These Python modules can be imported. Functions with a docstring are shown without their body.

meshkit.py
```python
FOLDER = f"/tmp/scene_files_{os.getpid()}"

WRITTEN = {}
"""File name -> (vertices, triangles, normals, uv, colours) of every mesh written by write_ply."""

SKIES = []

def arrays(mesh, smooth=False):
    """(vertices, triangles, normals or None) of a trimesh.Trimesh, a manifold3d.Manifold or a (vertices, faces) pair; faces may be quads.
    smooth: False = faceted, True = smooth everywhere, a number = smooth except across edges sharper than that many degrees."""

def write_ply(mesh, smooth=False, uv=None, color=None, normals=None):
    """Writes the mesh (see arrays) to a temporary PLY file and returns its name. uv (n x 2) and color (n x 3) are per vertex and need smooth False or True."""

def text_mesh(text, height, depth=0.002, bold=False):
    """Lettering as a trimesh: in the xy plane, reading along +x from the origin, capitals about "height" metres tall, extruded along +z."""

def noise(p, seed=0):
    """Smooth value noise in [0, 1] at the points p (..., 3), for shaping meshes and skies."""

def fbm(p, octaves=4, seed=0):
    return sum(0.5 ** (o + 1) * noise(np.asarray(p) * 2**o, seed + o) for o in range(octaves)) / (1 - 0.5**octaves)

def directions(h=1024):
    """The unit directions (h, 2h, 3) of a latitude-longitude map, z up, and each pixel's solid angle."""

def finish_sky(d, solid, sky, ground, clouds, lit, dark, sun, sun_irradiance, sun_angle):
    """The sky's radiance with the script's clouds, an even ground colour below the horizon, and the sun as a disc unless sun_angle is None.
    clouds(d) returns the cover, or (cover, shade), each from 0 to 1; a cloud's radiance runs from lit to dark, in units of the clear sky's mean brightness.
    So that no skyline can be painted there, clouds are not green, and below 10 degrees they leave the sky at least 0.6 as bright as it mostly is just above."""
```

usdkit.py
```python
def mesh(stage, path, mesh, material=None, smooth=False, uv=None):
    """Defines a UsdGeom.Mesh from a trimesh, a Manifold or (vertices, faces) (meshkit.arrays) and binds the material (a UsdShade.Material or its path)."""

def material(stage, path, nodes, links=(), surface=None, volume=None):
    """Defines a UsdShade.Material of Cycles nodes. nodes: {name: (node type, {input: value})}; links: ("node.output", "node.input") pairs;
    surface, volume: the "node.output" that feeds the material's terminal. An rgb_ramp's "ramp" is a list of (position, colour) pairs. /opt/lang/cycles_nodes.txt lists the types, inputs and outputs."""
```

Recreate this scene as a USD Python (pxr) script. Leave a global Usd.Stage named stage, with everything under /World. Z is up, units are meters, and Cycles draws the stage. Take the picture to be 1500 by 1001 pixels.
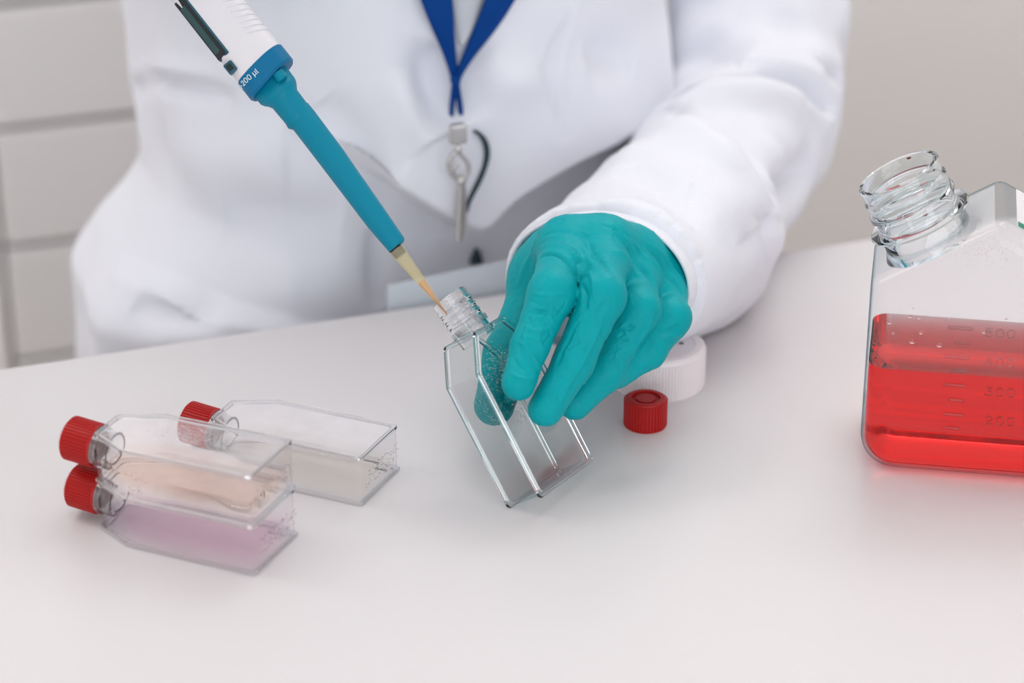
import math
import numpy as np
import trimesh
import manifold3d as m3
import meshkit
import usdkit
from pxr import Usd, UsdGeom, UsdLux, UsdShade, Gf
from shapely.geometry import Polygon, LineString
from shapely import affinity

# ------------------------------------------------------------------ camera, lights, exposure
H = 0.75                                   # bench top above the floor; everything below is written with z = 0 on the bench top
stage = Usd.Stage.CreateInMemory()
UsdGeom.SetStageUpAxis(stage, 'Z'); UsdGeom.SetStageMetersPerUnit(stage, 1.0)
UsdGeom.Xform.Define(stage, '/World'); UsdGeom.Scope.Define(stage, '/World/Looks')
FPX, DIST, PITCH = 3541.0, 1.15, math.radians(25)
CAM = np.array([0, -DIST * math.cos(PITCH), DIST * math.sin(PITCH)])
RT = np.array([1.0, 0, 0]); UP = np.array([0, math.sin(PITCH), math.cos(PITCH)]); FW = np.array([0, math.cos(PITCH), -math.sin(PITCH)])
cam = UsdGeom.Camera.Define(stage, '/World/camera')
cam.CreateFocalLengthAttr(85.0); cam.CreateHorizontalApertureAttr(36.0); cam.CreateVerticalApertureAttr(24.0)
cam.CreateClippingRangeAttr(Gf.Vec2f(0.05, 50)); cam.CreateFStopAttr(5.0); cam.CreateFocusDistanceAttr(1.025)
cam.CreateExposureAttr(-1.38)
cam.AddTranslateOp().Set(Gf.Vec3d(CAM[0], CAM[1], CAM[2] + H)); cam.AddRotateXOp().Set(90 - math.degrees(PITCH))

EDGE = math.radians(20.3)                  # the bench's back edge runs at this angle
EX = np.array([math.cos(EDGE), math.sin(EDGE), 0]); EY = np.array([-math.sin(EDGE), math.cos(EDGE), 0]); E0 = np.array([0, 0.058, 0])


def room(s, t, z):                         # along the bench, away from its back edge, up
    return E0 + EX * s + EY * t + np.array([0, 0, z])


def rect_light(name, centre, toward, w, h, power, color):
    l = UsdLux.RectLight.Define(stage, '/World/' + name)
    l.CreateWidthAttr(w); l.CreateHeightAttr(h); l.CreateIntensityAttr(power); l.CreateColorAttr(Gf.Vec3f(*color)); l.CreateNormalizeAttr(False)
    c = np.array(centre) + [0, 0, H]; z = -np.array(toward, float); z /= np.linalg.norm(z)
    x = np.cross([0, 0, 1.0] if abs(z[2]) < 0.9 else EY, z); x /= np.linalg.norm(x); y = np.cross(z, x)
    l.AddTransformOp().Set(Gf.Matrix4d(*x, 0, *y, 0, *z, 0, *c, 1))


WARM, COOL = (1.0, 0.965, 0.955), (0.93, 0.97, 1.0)
for k, (s, t, q) in enumerate([(-1.0, -1.7, 0.8), (0.9, -1.7, 0.8), (-1.0, -0.1, 4.4), (0.9, -0.1, 4.4), (-1.3, 0.74, 15.0), (0.9, 0.74, 15.0)]):
    rect_light(f'ceiling_light_{k+1:03d}', room(s, t, 1.86), (0, 0, -1), 1.2, 0.6, q, WARM)
rect_light('window_light', room(-0.4, -2.85, 0.75), EY, 3.4, 1.5, 5.9, COOL)
dome = UsdLux.DomeLight.Define(stage, '/World/sky'); dome.CreateIntensityAttr(0.35); dome.CreateColorAttr(Gf.Vec3f(0.95, 0.97, 1.0))


def ray(u, v): return RT * (u - 750) / FPX + UP * (500.5 - v) / FPX + FW
def at(u, v, dep): return CAM + ray(u, v) * dep
def on_z(u, v, z=0.0): d = ray(u, v); return CAM + d * (z - CAM[2]) / d[2]
def proj(p):
    q = np.asarray(p, float) - CAM; dep = q @ FW
    return np.stack([750 + FPX * (q @ RT) / dep, 500.5 - FPX * (q @ UP) / dep, dep], -1)
def on_t(u, v, t):                          # a point of the plane parallel to the bench edge
    d = ray(u, v); k = (EY @ (E0 - CAM) + t) / (EY @ d); return CAM + d * k
def st(u, v, t): p = on_t(u, v, t); return np.array([(p - E0) @ EX, p[2]])


# ------------------------------------------------------------------ materials
def lin(r, g, b):
    c = np.array([r, g, b]) / 255.0
    return tuple(np.where(c <= 0.04045, c / 12.92, ((c + 0.055) / 1.055) ** 2.4))


def plain(name, rgb, rough=0.5, bump=None, **kw):
    nodes = {'p': ('principled_bsdf', {'base_color': lin(*rgb), 'roughness': rough, **kw})}; links = []
    if bump:
        scale, dist, detail = bump
        nodes |= {'t': ('texture_coordinate', {}), 'n': ('noise_texture', {'scale': scale, 'detail': detail}), 'b': ('bump', {'strength': 1.0, 'distance': dist})}
        links = [('t.object', 'n.vector'), ('n.fac', 'b.height'), ('b.normal', 'p.normal')]
    return usdkit.material(stage, '/World/Looks/' + name, nodes, links, surface='p.BSDF')


def clear(name, face, edge, rough=0.03, base=0.05, top=0.75, power=4.0, mid=None, bump=None, volume=None, more=()):
    """See-through plastic: light passes; the look through the wall darkens towards grazing angles, where the path in the plastic is long."""
    ramp = [(0.0, lin(*face)), (0.55, lin(*(mid or face))), (1.0, lin(*edge))] + [(p_, lin(*c_)) for p_, c_ in more]
    nodes = {'w': ('layer_weight', {'blend': 0.5}), 'r': ('rgb_ramp', {'ramp': ramp}), 't': ('transparent_bsdf', {}), 'g': ('glossy_bsdf', {'color': (1, 1, 1), 'roughness': rough}),
             'pw': ('math', {'math_type': 'power', 'value2': power}), 'ma': ('math', {'math_type': 'multiply_add', 'value2': top, 'value3': base}), 'm': ('mix_closure', {})}
    links = [('w.facing', 'r.fac'), ('r.color', 't.color'), ('w.facing', 'pw.value1'), ('pw.value', 'ma.value1'), ('ma.value', 'm.fac'), ('t.BSDF', 'm.closure1'), ('g.BSDF', 'm.closure2')]
    if bump:
        nodes |= {'tc': ('texture_coordinate', {}), 'n': ('noise_texture', {'scale': bump[0], 'detail': 3}), 'b': ('bump', {'strength': 1.0, 'distance': bump[1]})}
        links += [('tc.object', 'n.vector'), ('n.fac', 'b.height'), ('b.normal', 'g.normal')]
    if volume:
        nodes['v'] = ('absorption_volume', {'color': volume[0], 'density': volume[1]})
    return usdkit.material(stage, '/World/Looks/' + name, nodes, links, surface='m.closure', volume='v.volume' if volume else None)


M = {}
M['table'] = plain('white_laminate', (218, 215, 217), 0.34, (900, 0.00003, 2))
M['table_edge'] = plain('laminate_edge', (222, 220, 222), 0.4)
M['steel_grey'] = plain('grey_frame', (168, 168, 172), 0.45)
M['wall'] = plain('painted_wall', (245, 242, 240), 0.7, (60, 0.0004, 4))
M['ceiling'] = plain('ceiling_white', (238, 236, 234), 0.8)
M['floor'] = plain('vinyl_floor', (200, 195, 193), 0.45)
M['cabinet'] = plain('cabinet_white', (240, 237, 236), 0.45)
M['coat'] = usdkit.material(stage, '/World/Looks/coat_cotton', {
    't': ('texture_coordinate', {}), 'w1': ('wave_texture', {'wave_type': 'bands', 'bands_direction': 'z', 'scale': 420.0, 'distortion': 0.6}), 'w2': ('wave_texture', {'wave_type': 'bands', 'bands_direction': 'x', 'scale': 420.0, 'distortion': 0.6}),
    'a': ('math', {'math_type': 'add'}), 'b': ('bump', {'strength': 0.5, 'distance': 0.0002}),
    'p': ('principled_bsdf', {'base_color': lin(236, 238, 247), 'roughness': 0.8, 'sheen_weight': 0.25, 'specular_ior_level': 0.2})},
    [('t.object', 'w1.vector'), ('t.object', 'w2.vector'), ('w1.fac', 'a.value1'), ('w2.fac', 'a.value2'), ('a.value', 'b.height'), ('b.normal', 'p.normal')], surface='p.BSDF')
M['shirt_dark'] = plain('dark_teal_shirt', (38, 60, 70), 0.8)
M['shirt_grey'] = plain('grey_shirt', (196, 200, 208), 0.8)
M['trousers'] = plain('grey_trousers', (120, 126, 138), 0.85)
M['ribbon'] = usdkit.material(stage, '/World/Looks/blue_ribbon', {
    't': ('texture_coordinate', {}), 'w1': ('wave_texture', {'wave_type': 'bands', 'bands_direction': 'diagonal', 'scale': 500.0}), 'b': ('bump', {'strength': 0.5, 'distance': 0.0002}),
    'p': ('principled_bsdf', {'base_color': lin(0, 62, 136), 'roughness': 0.6, 'specular_ior_level': 0.12})}, [('t.object', 'w1.vector'), ('w1.fac', 'b.height'), ('b.normal', 'p.normal')], surface='p.BSDF')
M['metal'] = plain('nickel', (200, 198, 195), 0.22, metallic=1.0)
M['glove'] = usdkit.material(stage, '/World/Looks/teal_nitrile', {
    't': ('texture_coordinate', {}), 'mp': ('mapping', {'scale': (1.0, 1.5, 0.55)}), 'n': ('noise_texture', {'scale': 95.0, 'detail': 3.0, 'roughness': 0.55, 'distortion': 0.8}),
    's': ('math', {'math_type': 'subtract', 'value2': 0.5}), 'ab': ('math', {'math_type': 'absolute'}), 'mr': ('map_range', {'from_min': 0.0, 'from_max': 0.05, 'to_min': 1.0, 'to_max': 0.0, 'clamp': True}),
    'm': ('noise_texture', {'scale': 34.0, 'detail': 1.0}), 'mm': ('map_range', {'from_min': 0.42, 'from_max': 0.62, 'to_min': 0.0, 'to_max': 1.0, 'clamp': True}), 'mu': ('math', {'math_type': 'multiply'}),
    'n2': ('noise_texture', {'scale': 1500.0, 'detail': 1.0}), 'n3': ('noise_texture', {'scale': 260.0, 'detail': 3.0}),
    'b': ('bump', {'strength': 0.5, 'distance': 0.00022}), 'b2': ('bump', {'strength': 0.35, 'distance': 0.00008}), 'b3': ('bump', {'strength': 0.3, 'distance': 0.0002}),
    'p': ('principled_bsdf', {'base_color': lin(0, 160, 168), 'roughness': 0.5, 'specular_ior_level': 0.14})},
    [('t.object', 'mp.vector'), ('mp.vector', 'n.vector'), ('n.fac', 's.value1'), ('s.value', 'ab.value1'), ('ab.value', 'mr.value'), ('t.object', 'm.vector'), ('m.fac', 'mm.value'), ('mr.result', 'mu.value1'), ('mm.result', 'mu.value2'),
     ('t.object', 'n2.vector'), ('t.object', 'n3.vector'), ('mu.value', 'b.height'), ('n3.fac', 'b3.height'), ('b.normal', 'b3.normal'), ('n2.fac', 'b2.height'), ('b3.normal', 'b2.normal'), ('b2.normal', 'p.normal')], surface='p.BSDF')
M['red_cap'] = plain('red_plastic', (174, 28, 27), 0.42, (500, 0.00004, 2), specular_ior_level=0.3)
M['white_cap'] = plain('white_plastic', (236, 228, 230), 0.4)
M['pip_white'] = plain('pipette_white', (226, 224, 230), 0.4)
M['pip_blue'] = plain('pipette_blue', (0, 108, 154), 0.4, specular_ior_level=0.25)
M['pip_teal'] = plain('pipette_teal', (0, 130, 158), 0.42, specular_ior_level=0.2)
M['black'] = plain('black_plastic', (12, 28, 34), 0.25)
M['screen'] = plain('display_glass', (40, 78, 82), 0.12)
M['dark_teal'] = plain('dark_teal_frame', (10, 84, 104), 0.3)
M['print_white'] = plain('white_print', (222, 236, 240), 0.5)
M['print_dark'] = plain('dark_print', (84, 66, 84), 0.6)
M['green'] = plain('label_green', (0, 128, 98), 0.5)
M['label'] = plain('label_white', (232, 230, 234), 0.5)
M['pink'] = plain('badge_pink', (205, 150, 160), 0.6)
M['flask'] = clear('polystyrene', (254, 253, 254), (226, 229, 232), base=0.04, top=0.5, mid=(252, 251, 252))
M['flask_edge'] = clear('polystyrene_edge', (253, 252, 253), (218, 222, 226), base=0.16, top=0.6, power=2.5, mid=(248, 248, 249))
M['flask_cool'] = clear('polystyrene_cool', (253, 254, 254), (196, 214, 220), base=0.035, top=0.55, mid=(250, 252, 252))
M['flask_cool_edge'] = clear('polystyrene_cool_edge', (246, 249, 250), (150, 184, 192), base=0.22, top=0.6, power=2.0, mid=(228, 238, 240))
M['bottle'] = clear('petg', (252, 252, 253), (84, 116, 126), base=0.014, top=0.5, mid=(248, 249, 250), power=5.0, more=((0.78, (206, 219, 224)),))
M['emboss'] = clear('petg_emboss', (246, 240, 240), (150, 120, 122), base=0.03, top=0.5, mid=(214, 196, 196), power=3.0)
M['flask_top'] = usdkit.material(stage, '/World/Looks/misted_polystyrene', {'t': ('texture_coordinate', {}), 'n': ('noise_texture', {'scale': 90.0, 'detail': 5.0}), 'm': ('map_range', {'from_min': 0.3, 'from_max': 0.7, 'to_min': 0.12, 'to_max': 0.32, 'clamp': True}),
    'a': ('transparent_bsdf', {'color': lin(254, 253, 254)}), 'd': ('diffuse_bsdf', {'color': lin(250, 247, 249)}), 'x': ('mix_closure', {}), 'g': ('glossy_bsdf', {'color': (1, 1, 1), 'roughness': 0.06}), 'w': ('layer_weight', {'blend': 0.5}), 'pw': ('math', {'math_type': 'power', 'value2': 4.0}), 'ma': ('math', {'math_type': 'multiply_add', 'value2': 0.5, 'value3': 0.045}), 'y': ('mix_closure', {})},
    [('t.object', 'n.vector'), ('n.fac', 'm.value'), ('m.result', 'x.fac'), ('a.BSDF', 'x.closure1'), ('d.BSDF', 'x.closure2'), ('w.facing', 'pw.value1'), ('pw.value', 'ma.value1'), ('ma.value', 'y.fac'), ('x.closure', 'y.closure1'), ('g.BSDF', 'y.closure2')], surface='y.closure')
M['fog'] = usdkit.material(stage, '/World/Looks/condensation_film', {'t': ('texture_coordinate', {}), 'n': ('noise_texture', {'scale': 60.0, 'detail': 5.0}), 'm': ('map_range', {'from_min': 0.3, 'from_max': 0.75, 'to_min': 0.28, 'to_max': 0.5, 'clamp': True}), 'a': ('transparent_bsdf', {}), 'd': ('diffuse_bsdf', {'color': lin(250, 246, 246)}), 'x': ('mix_closure', {})}, [('t.object', 'n.vector'), ('n.fac', 'm.value'), ('m.result', 'x.fac'), ('a.BSDF', 'x.closure1'), ('d.BSDF', 'x.closure2')], surface='x.closure')
M['bottle_neck'] = clear('petg_thick', (240, 244, 245), (72, 112, 122), base=0.07, top=0.65, power=3.0, mid=(222, 231, 233), rough=0.05)
for nm_, tint in (('plastic_glass', (0.985, 0.988, 0.99)), ('petg_glass', (0.955, 0.975, 0.978)), ('plastic_glass_cool', (0.965, 0.985, 0.988))):
    M[nm_] = usdkit.material(stage, '/World/Looks/' + nm_, {'g': ('glass_bsdf', {'color': tint, 'roughness': 0.0, 'IOR': 1.5})}, [], surface='g.BSDF')
M['droplet'] = usdkit.material(stage, '/World/Looks/water_drop', {'g': ('glass_bsdf', {'color': (1, 1, 1), 'roughness': 0.0, 'IOR': 1.33})}, [], surface='g.BSDF')
M['red_drop'] = clear('red_drop', (176, 60, 52), (90, 20, 20), base=0.08)


def liquid(name, color, density, tint=(1, 1, 1), ior=1.33):
    return usdkit.material(stage, '/World/Looks/' + name, {'g': ('glass_bsdf', {'color': tint, 'roughness': 0.0, 'IOR': ior}), 'v': ('absorption_volume', {'color': color, 'density': density})}, [], surface='g.BSDF', volume='v.volume')


M['red_liquid'] = liquid('red_medium', (0.962, 0.05, 0.03), 60.0)
M['orange_liquid'] = liquid('orange_medium', (0.988, 0.50, 0.12), 25.0, ior=1.06)
M['pink_liquid'] = liquid('pink_medium', (0.999, 0.42, 0.76), 21.0, ior=1.06)
M['yellow_liquid'] = liquid('straw_medium', (0.98, 0.86, 0.50), 12.0, ior=1.06)
M['tip'] = usdkit.material(stage, '/World/Looks/tip_yellow', {'a': ('transparent_bsdf', {'color': lin(253, 250, 238)}), 'd': ('principled_bsdf', {'base_color': lin(246, 240, 214), 'roughness': 0.25}), 'x': ('mix_closure', {'fac': 0.15})}, [('a.BSDF', 'x.closure1'), ('d.BSDF', 'x.closure2')], surface='x.closure')
M['tip_liquid'] = plain('tip_medium', (212, 150, 112), 0.3)
M['badge_card'] = plain('badge_vinyl', (214, 222, 230), 0.3)

# ------------------------------------------------------------------ prims
names = {}


def numbered(parent, name):
    k = names.get((parent, name), -1) + 1
    names[(parent, name)] = k
    return f'{parent}/{name}' + (f'_{k:03d}' if k else '')


BASE = {}


def tag(path, label=None, cat=None, group=None, kind=None):
    p = stage.GetPrimAtPath(path)
    for k, v in (('label', label), ('category', cat), ('group', group), ('kind', kind)):
        if v: p.SetCustomDataByKey(k, v)


def thing(name, base, label, cat, group=None, kind=None):
    path = numbered('/World', name)
    x = UsdGeom.Xform.Define(stage, path)
    b = np.array(base, float); x.AddTranslateOp().Set(Gf.Vec3d(b[0], b[1], b[2] + H))
    BASE[path] = b
    tag(path, label, cat, group, kind)
    return path


def arr(mesh):
    v, f, _ = meshkit.arrays(mesh)
    return v, f


def part(parent, name, mesh, mat, smooth=35, label=None, kind=None):
    path = numbered(parent, name)
    b = BASE[parent]; BASE[path] = b
    v, f = arr(mesh)
    usdkit.mesh(stage, path, trimesh.Trimesh(v - b, f, process=False), M[mat], smooth=smooth)
    tag(path, label=label, kind=kind)
    return path


def alone(name, mesh, mat, label, cat, smooth=35, group=None, kind=None, base=None):
    v, f = arr(mesh)
    b = np.array([*(v.min(0) + v.max(0))[:2] / 2, v[:, 2].min()]) if base is None else np.array(base)
    path = numbered('/World', name); BASE[path] = b
    me = usdkit.mesh(stage, path, trimesh.Trimesh(v - b, f, process=False), M[mat], smooth=smooth)
    me.AddTranslateOp().Set(Gf.Vec3d(b[0], b[1], b[2] + H))
    tag(path, label, cat, group, kind)
    return path


# ------------------------------------------------------------------ shapes
def join(*ms): return trimesh.util.concatenate([trimesh.Trimesh(*arr(m), process=False) for m in ms])
def moved(mesh, R=None, t=(0, 0, 0)):
    v, f = arr(mesh)
    v = v @ np.asarray(R).T if R is not None else v
    flip = R is not None and np.linalg.det(R) < 0
    return trimesh.Trimesh(v + np.asarray(t), f[:, ::-1] if flip else f, process=False)


def man(mesh):
    v, f = arr(mesh)
    return m3.Manifold(m3.Mesh(vert_properties=np.asarray(v, np.float32), tri_verts=np.asarray(f, np.uint32)))


def block(lo, hi, r=0.0):
    """A box with rounded edges."""
    lo, hi = np.array(lo, float), np.array(hi, float)
    if r <= 0:
        return trimesh.creation.box(bounds=[lo, hi])
    c = [m3.Manifold.sphere(r, 16).translate([*np.where([i, j, k], hi - r, lo + r)]) for i in (0, 1) for j in (0, 1) for k in (0, 1)]
    return m3.Manifold.batch_hull(c)


def room_block(lo, hi, r=0.0):
    R = np.stack([EX, EY, [0, 0, 1]], 1)
    return moved(block(lo, hi, r), R, E0)


def frame(axis, hint=(0, 0, 1)):
    z = np.asarray(axis, float); z = z / np.linalg.norm(z)
    x = np.cross(hint, z)
    if np.linalg.norm(x) < 1e-6: x = np.cross((1, 0, 0), z)
    x /= np.linalg.norm(x)
    return np.stack([x, np.cross(z, x), z], 1)


def lathe(profile, n=64, closed=False):
    """profile: (radius, height) points; a closed ring profile makes a hollow body."""
    p = np.array(profile, float)
    k = len(p); a = np.arange(n) * 2 * np.pi / n
    v = np.stack([p[None, :, 0] * np.cos(a)[:, None], p[None, :, 0] * np.sin(a)[:, None], np.broadcast_to(p[None, :, 1], (n, k))], -1).reshape(-1, 3)
    f = []
    for j in range(k if closed else k - 1):
        j2 = (j + 1) % k
        for i in range(n):
            i2 = (i + 1) % n
            q = [i * k + j, i2 * k + j, i2 * k + j2, i * k + j2]
            f += [[q[0], q[1], q[2]], [q[0], q[2], q[3]]]
    m = trimesh.Trimesh(v, np.array(f), process=False)
    m.merge_vertices()
    m.update_faces(m.nondegenerate_faces())
    if m.volume < 0: m.invert()
    return m


def frames_along(p):
    p = np.asarray(p, float); t = np.gradient(p, axis=0); t /= np.linalg.norm(t, axis=1, keepdims=True)
    x = np.cross(t[0], [0.3, 0.2, 0.9]); x /= np.linalg.norm(x); xs = [x]
    for k in range(1, len(p)):
        x = xs[-1] - t[k] * (xs[-1] @ t[k]); xs.append(x / np.linalg.norm(x))
    xs = np.array(xs)
    return t, xs, np.cross(t, xs)


def tube(points, radius, sides=12, loop=False):
    p = np.asarray(points, float)
    t, x, y = frames_along(p)
    r = np.broadcast_to(np.asarray(radius, float), (len(p),))
    a = np.arange(sides) * 2 * np.pi / sides
    v = p[:, None] + r[:, None, None] * (np.cos(a)[None, :, None] * x[:, None] + np.sin(a)[None, :, None] * y[:, None])
    n = len(p); v = v.reshape(-1, 3); f = []
    for i in range(n if loop else n - 1):
        i2 = (i + 1) % n
        for j in range(sides):
            j2 = (j + 1) % sides
            f += [[i * sides + j, i * sides + j2, i2 * sides + j2], [i * sides + j, i2 * sides + j2, i2 * sides + j]]
    if not loop:
        v = np.vstack([v, p[0], p[-1]])
        for j in range(sides):
            j2 = (j + 1) % sides
            f += [[n * sides, j2, j], [n * sides + 1, (n - 1) * sides + j, (n - 1) * sides + j2]]
    m = trimesh.Trimesh(v, np.array(f), process=False)
    if m.volume < 0: m.invert()
    return m


def spline(pts, n=40):
    from scipy.interpolate import CubicSpline
    p = np.asarray(pts, float); d = np.r_[0, np.cumsum(np.linalg.norm(np.diff(p, axis=0), axis=1) + 1e-9)]
    return CubicSpline(d, p)(np.linspace(0, d[-1], n))


def convex_shell(poly, z0, z1, bevel, steps=4):
    """Convex outline between two heights, its edges rounded."""
    pts = []
    for zz, s in ((z0, 1), (z1, -1)):
        for a in np.linspace(0, np.pi / 2, steps):
            ring = np.array(poly.buffer(-bevel * (1 - np.sin(a)) - 1e-7, join_style=2).exterior.coords)[:-1]
            pts.append(np.column_stack([ring, np.full(len(ring), zz + s * bevel * (1 - np.cos(a)))]))
    return m3.Manifold.hull_points(np.vstack(pts).astype(np.float32))


def rounded(poly, r, q=6): return poly.buffer(-r, join_style=2).buffer(r, quad_segs=q)


def prism(poly, z0, z1):
    m = trimesh.creation.extrude_polygon(poly, z1 - z0, engine='earcut'); m.apply_translation([0, 0, z0]); return m


def surface_net(f, lo, hi, h):
    lo, hi = np.array(lo, float), np.array(hi, float)
    n = np.ceil((hi - lo) / h).astype(int) + 1
    ax = [lo[k] + np.arange(n[k]) * h for k in range(3)]
    val = np.empty(n)
    for i in range(0, n[0], 8):
        g = np.stack(np.meshgrid(ax[0][i:i + 8], ax[1], ax[2], indexing='ij'), -1)
        val[i:i + 8] = f(g.reshape(-1, 3)).reshape(g.shape[:3])
    ins = val < 0
    c = n - 1
    total = np.zeros((*c, 3)); cnt = np.zeros(c)
    base = np.stack(np.meshgrid(*[np.arange(k) for k in c], indexing='ij'), -1)
    corner = [(a, b, d) for a in (0, 1) for b in (0, 1) for d in (0, 1)]
    sl = lambda o: tuple(slice(o[k], o[k] + c[k]) for k in range(3))
    for a in corner:
        for k in range(3):
            if a[k]: continue
            b = list(a); b[k] = 1; b = tuple(b)
            va, vb = val[sl(a)], val[sl(b)]
            x = ins[sl(a)] != ins[sl(b)]
            tt = np.where(x, va / np.where(x, va - vb, 1), 0)
            pos = np.broadcast_to(np.array(a, float), (*c, 3)).copy(); pos[..., k] = tt
            total += np.where(x[..., None], pos, 0); cnt += x
    on = cnt > 0
    idx = -np.ones(c, int); idx[on] = np.arange(on.sum())
    v = lo + (base[on] + total[on] / cnt[on][:, None]) * h
    faces = []
    for k in range(3):
        a, b = [(1, 2), (2, 0), (0, 1)][k]
        s0 = [slice(1, c[m]) for m in range(3)]; s0[k] = slice(0, c[k])
        s1 = list(s0); s1[k] = slice(1, c[k] + 1)
        A, B = ins[tuple(s0)], ins[tuple(s1)]
        I = np.argwhere(A != B); I[:, [m for m in range(3) if m != k]] += 1
        out = A[A != B]
        da = np.zeros(3, int); da[a] = 1; db = np.zeros(3, int); db[b] = 1
        q = np.stack([idx[tuple((I - o).T)] for o in (da + db, db, 0 * da, da)], 1)
        q[~out] = q[~out][:, ::-1]
        faces.append(q)
    q = np.vstack(faces); q = q[(q >= 0).all(1)]
    return trimesh.Trimesh(v, np.vstack([q[:, [0, 1, 2]], q[:, [0, 2, 3]]]), process=False)


def capsule(p, a, b, ra, rb):
    a, b = np.asarray(a), np.asarray(b)
    ba = b - a; pa = p - a
    h = np.clip(pa @ ba / (ba @ ba), 0, 1)
    return np.linalg.norm(pa - h[:, None] * ba, axis=1) - (ra + (rb - ra) * h)


def smin(a, b, k):
    h = np.maximum(k - np.abs(a - b), 0) / k
    return np.minimum(a, b) - h * h * k * 0.25


def normals_of(m):
    v, f, n = meshkit.arrays(m, True)
    return n


def poly_dist(p, line):
    """Distance to a polyline and the parameter (0..1) of the nearest point."""
    line = np.asarray(line, float); best = np.full(len(p), 1e9); where = np.zeros(len(p))
    for k in range(len(line) - 1):
        a, ba = line[k], line[k + 1] - line[k]
        h = np.clip((p - a) @ ba / (ba @ ba + 1e-18), 0, 1)
        d = np.linalg.norm(p - a - h[:, None] * ba, axis=1)
        m = d < best; best[m] = d[m]; where[m] = (k + h[m]) / (len(line) - 1)
    return best, where


def fold(v, n, line, width, amp, taper=True):
    """A crease (amp < 0) or ridge along a line lying on the surface."""
    line = np.asarray(line, float)
    near = np.where(((v > line.min(0) - 3 * width) & (v < line.max(0) + 3 * width)).all(1))[0]
    d, w = poly_dist(v[near], line)
    g = np.exp(-(d / width) ** 2) * (np.sin(np.pi * np.clip(w, 0.0, 1.0)) ** 0.5 if taper else 1.0)
    v = v.copy(); v[near] += n[near] * (amp * g)[:, None]
    return v


def front_vertex(q, u, w, rad=11.0):
    d = np.hypot(q[:, 0] - u, q[:, 1] - w)
    near = np.where(d < max(rad, d.min() + 3.0))[0]
    near = near[q[near, 2] < q[near, 2].min() + 0.012]
    return near[np.argmin(d[near])]


def on_surface(v, pts, q=None):
    """Surface points under the picture positions pts: the front-most vertex near each."""
    q = proj(v) if q is None else q; out = [v[front_vertex(q, u, w)] for u, w in pts]
    return spline(out, 24) if len(out) > 2 else np.array(out)


def gear(r, teeth, depth, n=6):
    a = np.arange(teeth * n) * 2 * np.pi / (teeth * n)
    ph = (np.arange(teeth * n) % n) / n
    rr = r - depth * (np.abs(ph - 0.5) < 0.2)
    return Polygon(np.column_stack([rr * np.cos(a), rr * np.sin(a)]))

# ------------------------------------------------------------------ room
def struct(name, mesh, mat, smooth=False):
    path = alone(name, mesh, mat, None, None, smooth)
    tag(path, kind='structure'); return path


S0, S1, T0, T1, ZF, ZC = -2.6, 2.6, -2.95, 1.05, -H, 1.95
struct('floor', room_block((S0, T0, ZF - 0.05), (S1, T1, ZF)), 'floor')
struct('ceiling', room_block((S0, T0, ZC), (S1, T1, ZC + 0.05)), 'ceiling')
struct('wall_back', room_block((S0, T1, ZF), (S1, T1 + 0.08, ZC)), 'wall')
struct('wall_left', room_block((S0 - 0.08, T0, ZF), (S0, T1, ZC)), 'wall')
struct('wall_right', room_block((S1, T0, ZF), (S1 + 0.08, T1, ZC)), 'wall')
wf = [room_block((S0, T0 - 0.08, ZF), (S1, T0, -0.05)), room_block((S0, T0 - 0.08, 1.55), (S1, T0, ZC)), room_block((S0, T0 - 0.08, -0.05), (-2.15, T0, 1.55)), room_block((1.35, T0 - 0.08, -0.05), (S1, T0, 1.55))]
struct('wall_front', join(*wf), 'wall')
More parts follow.
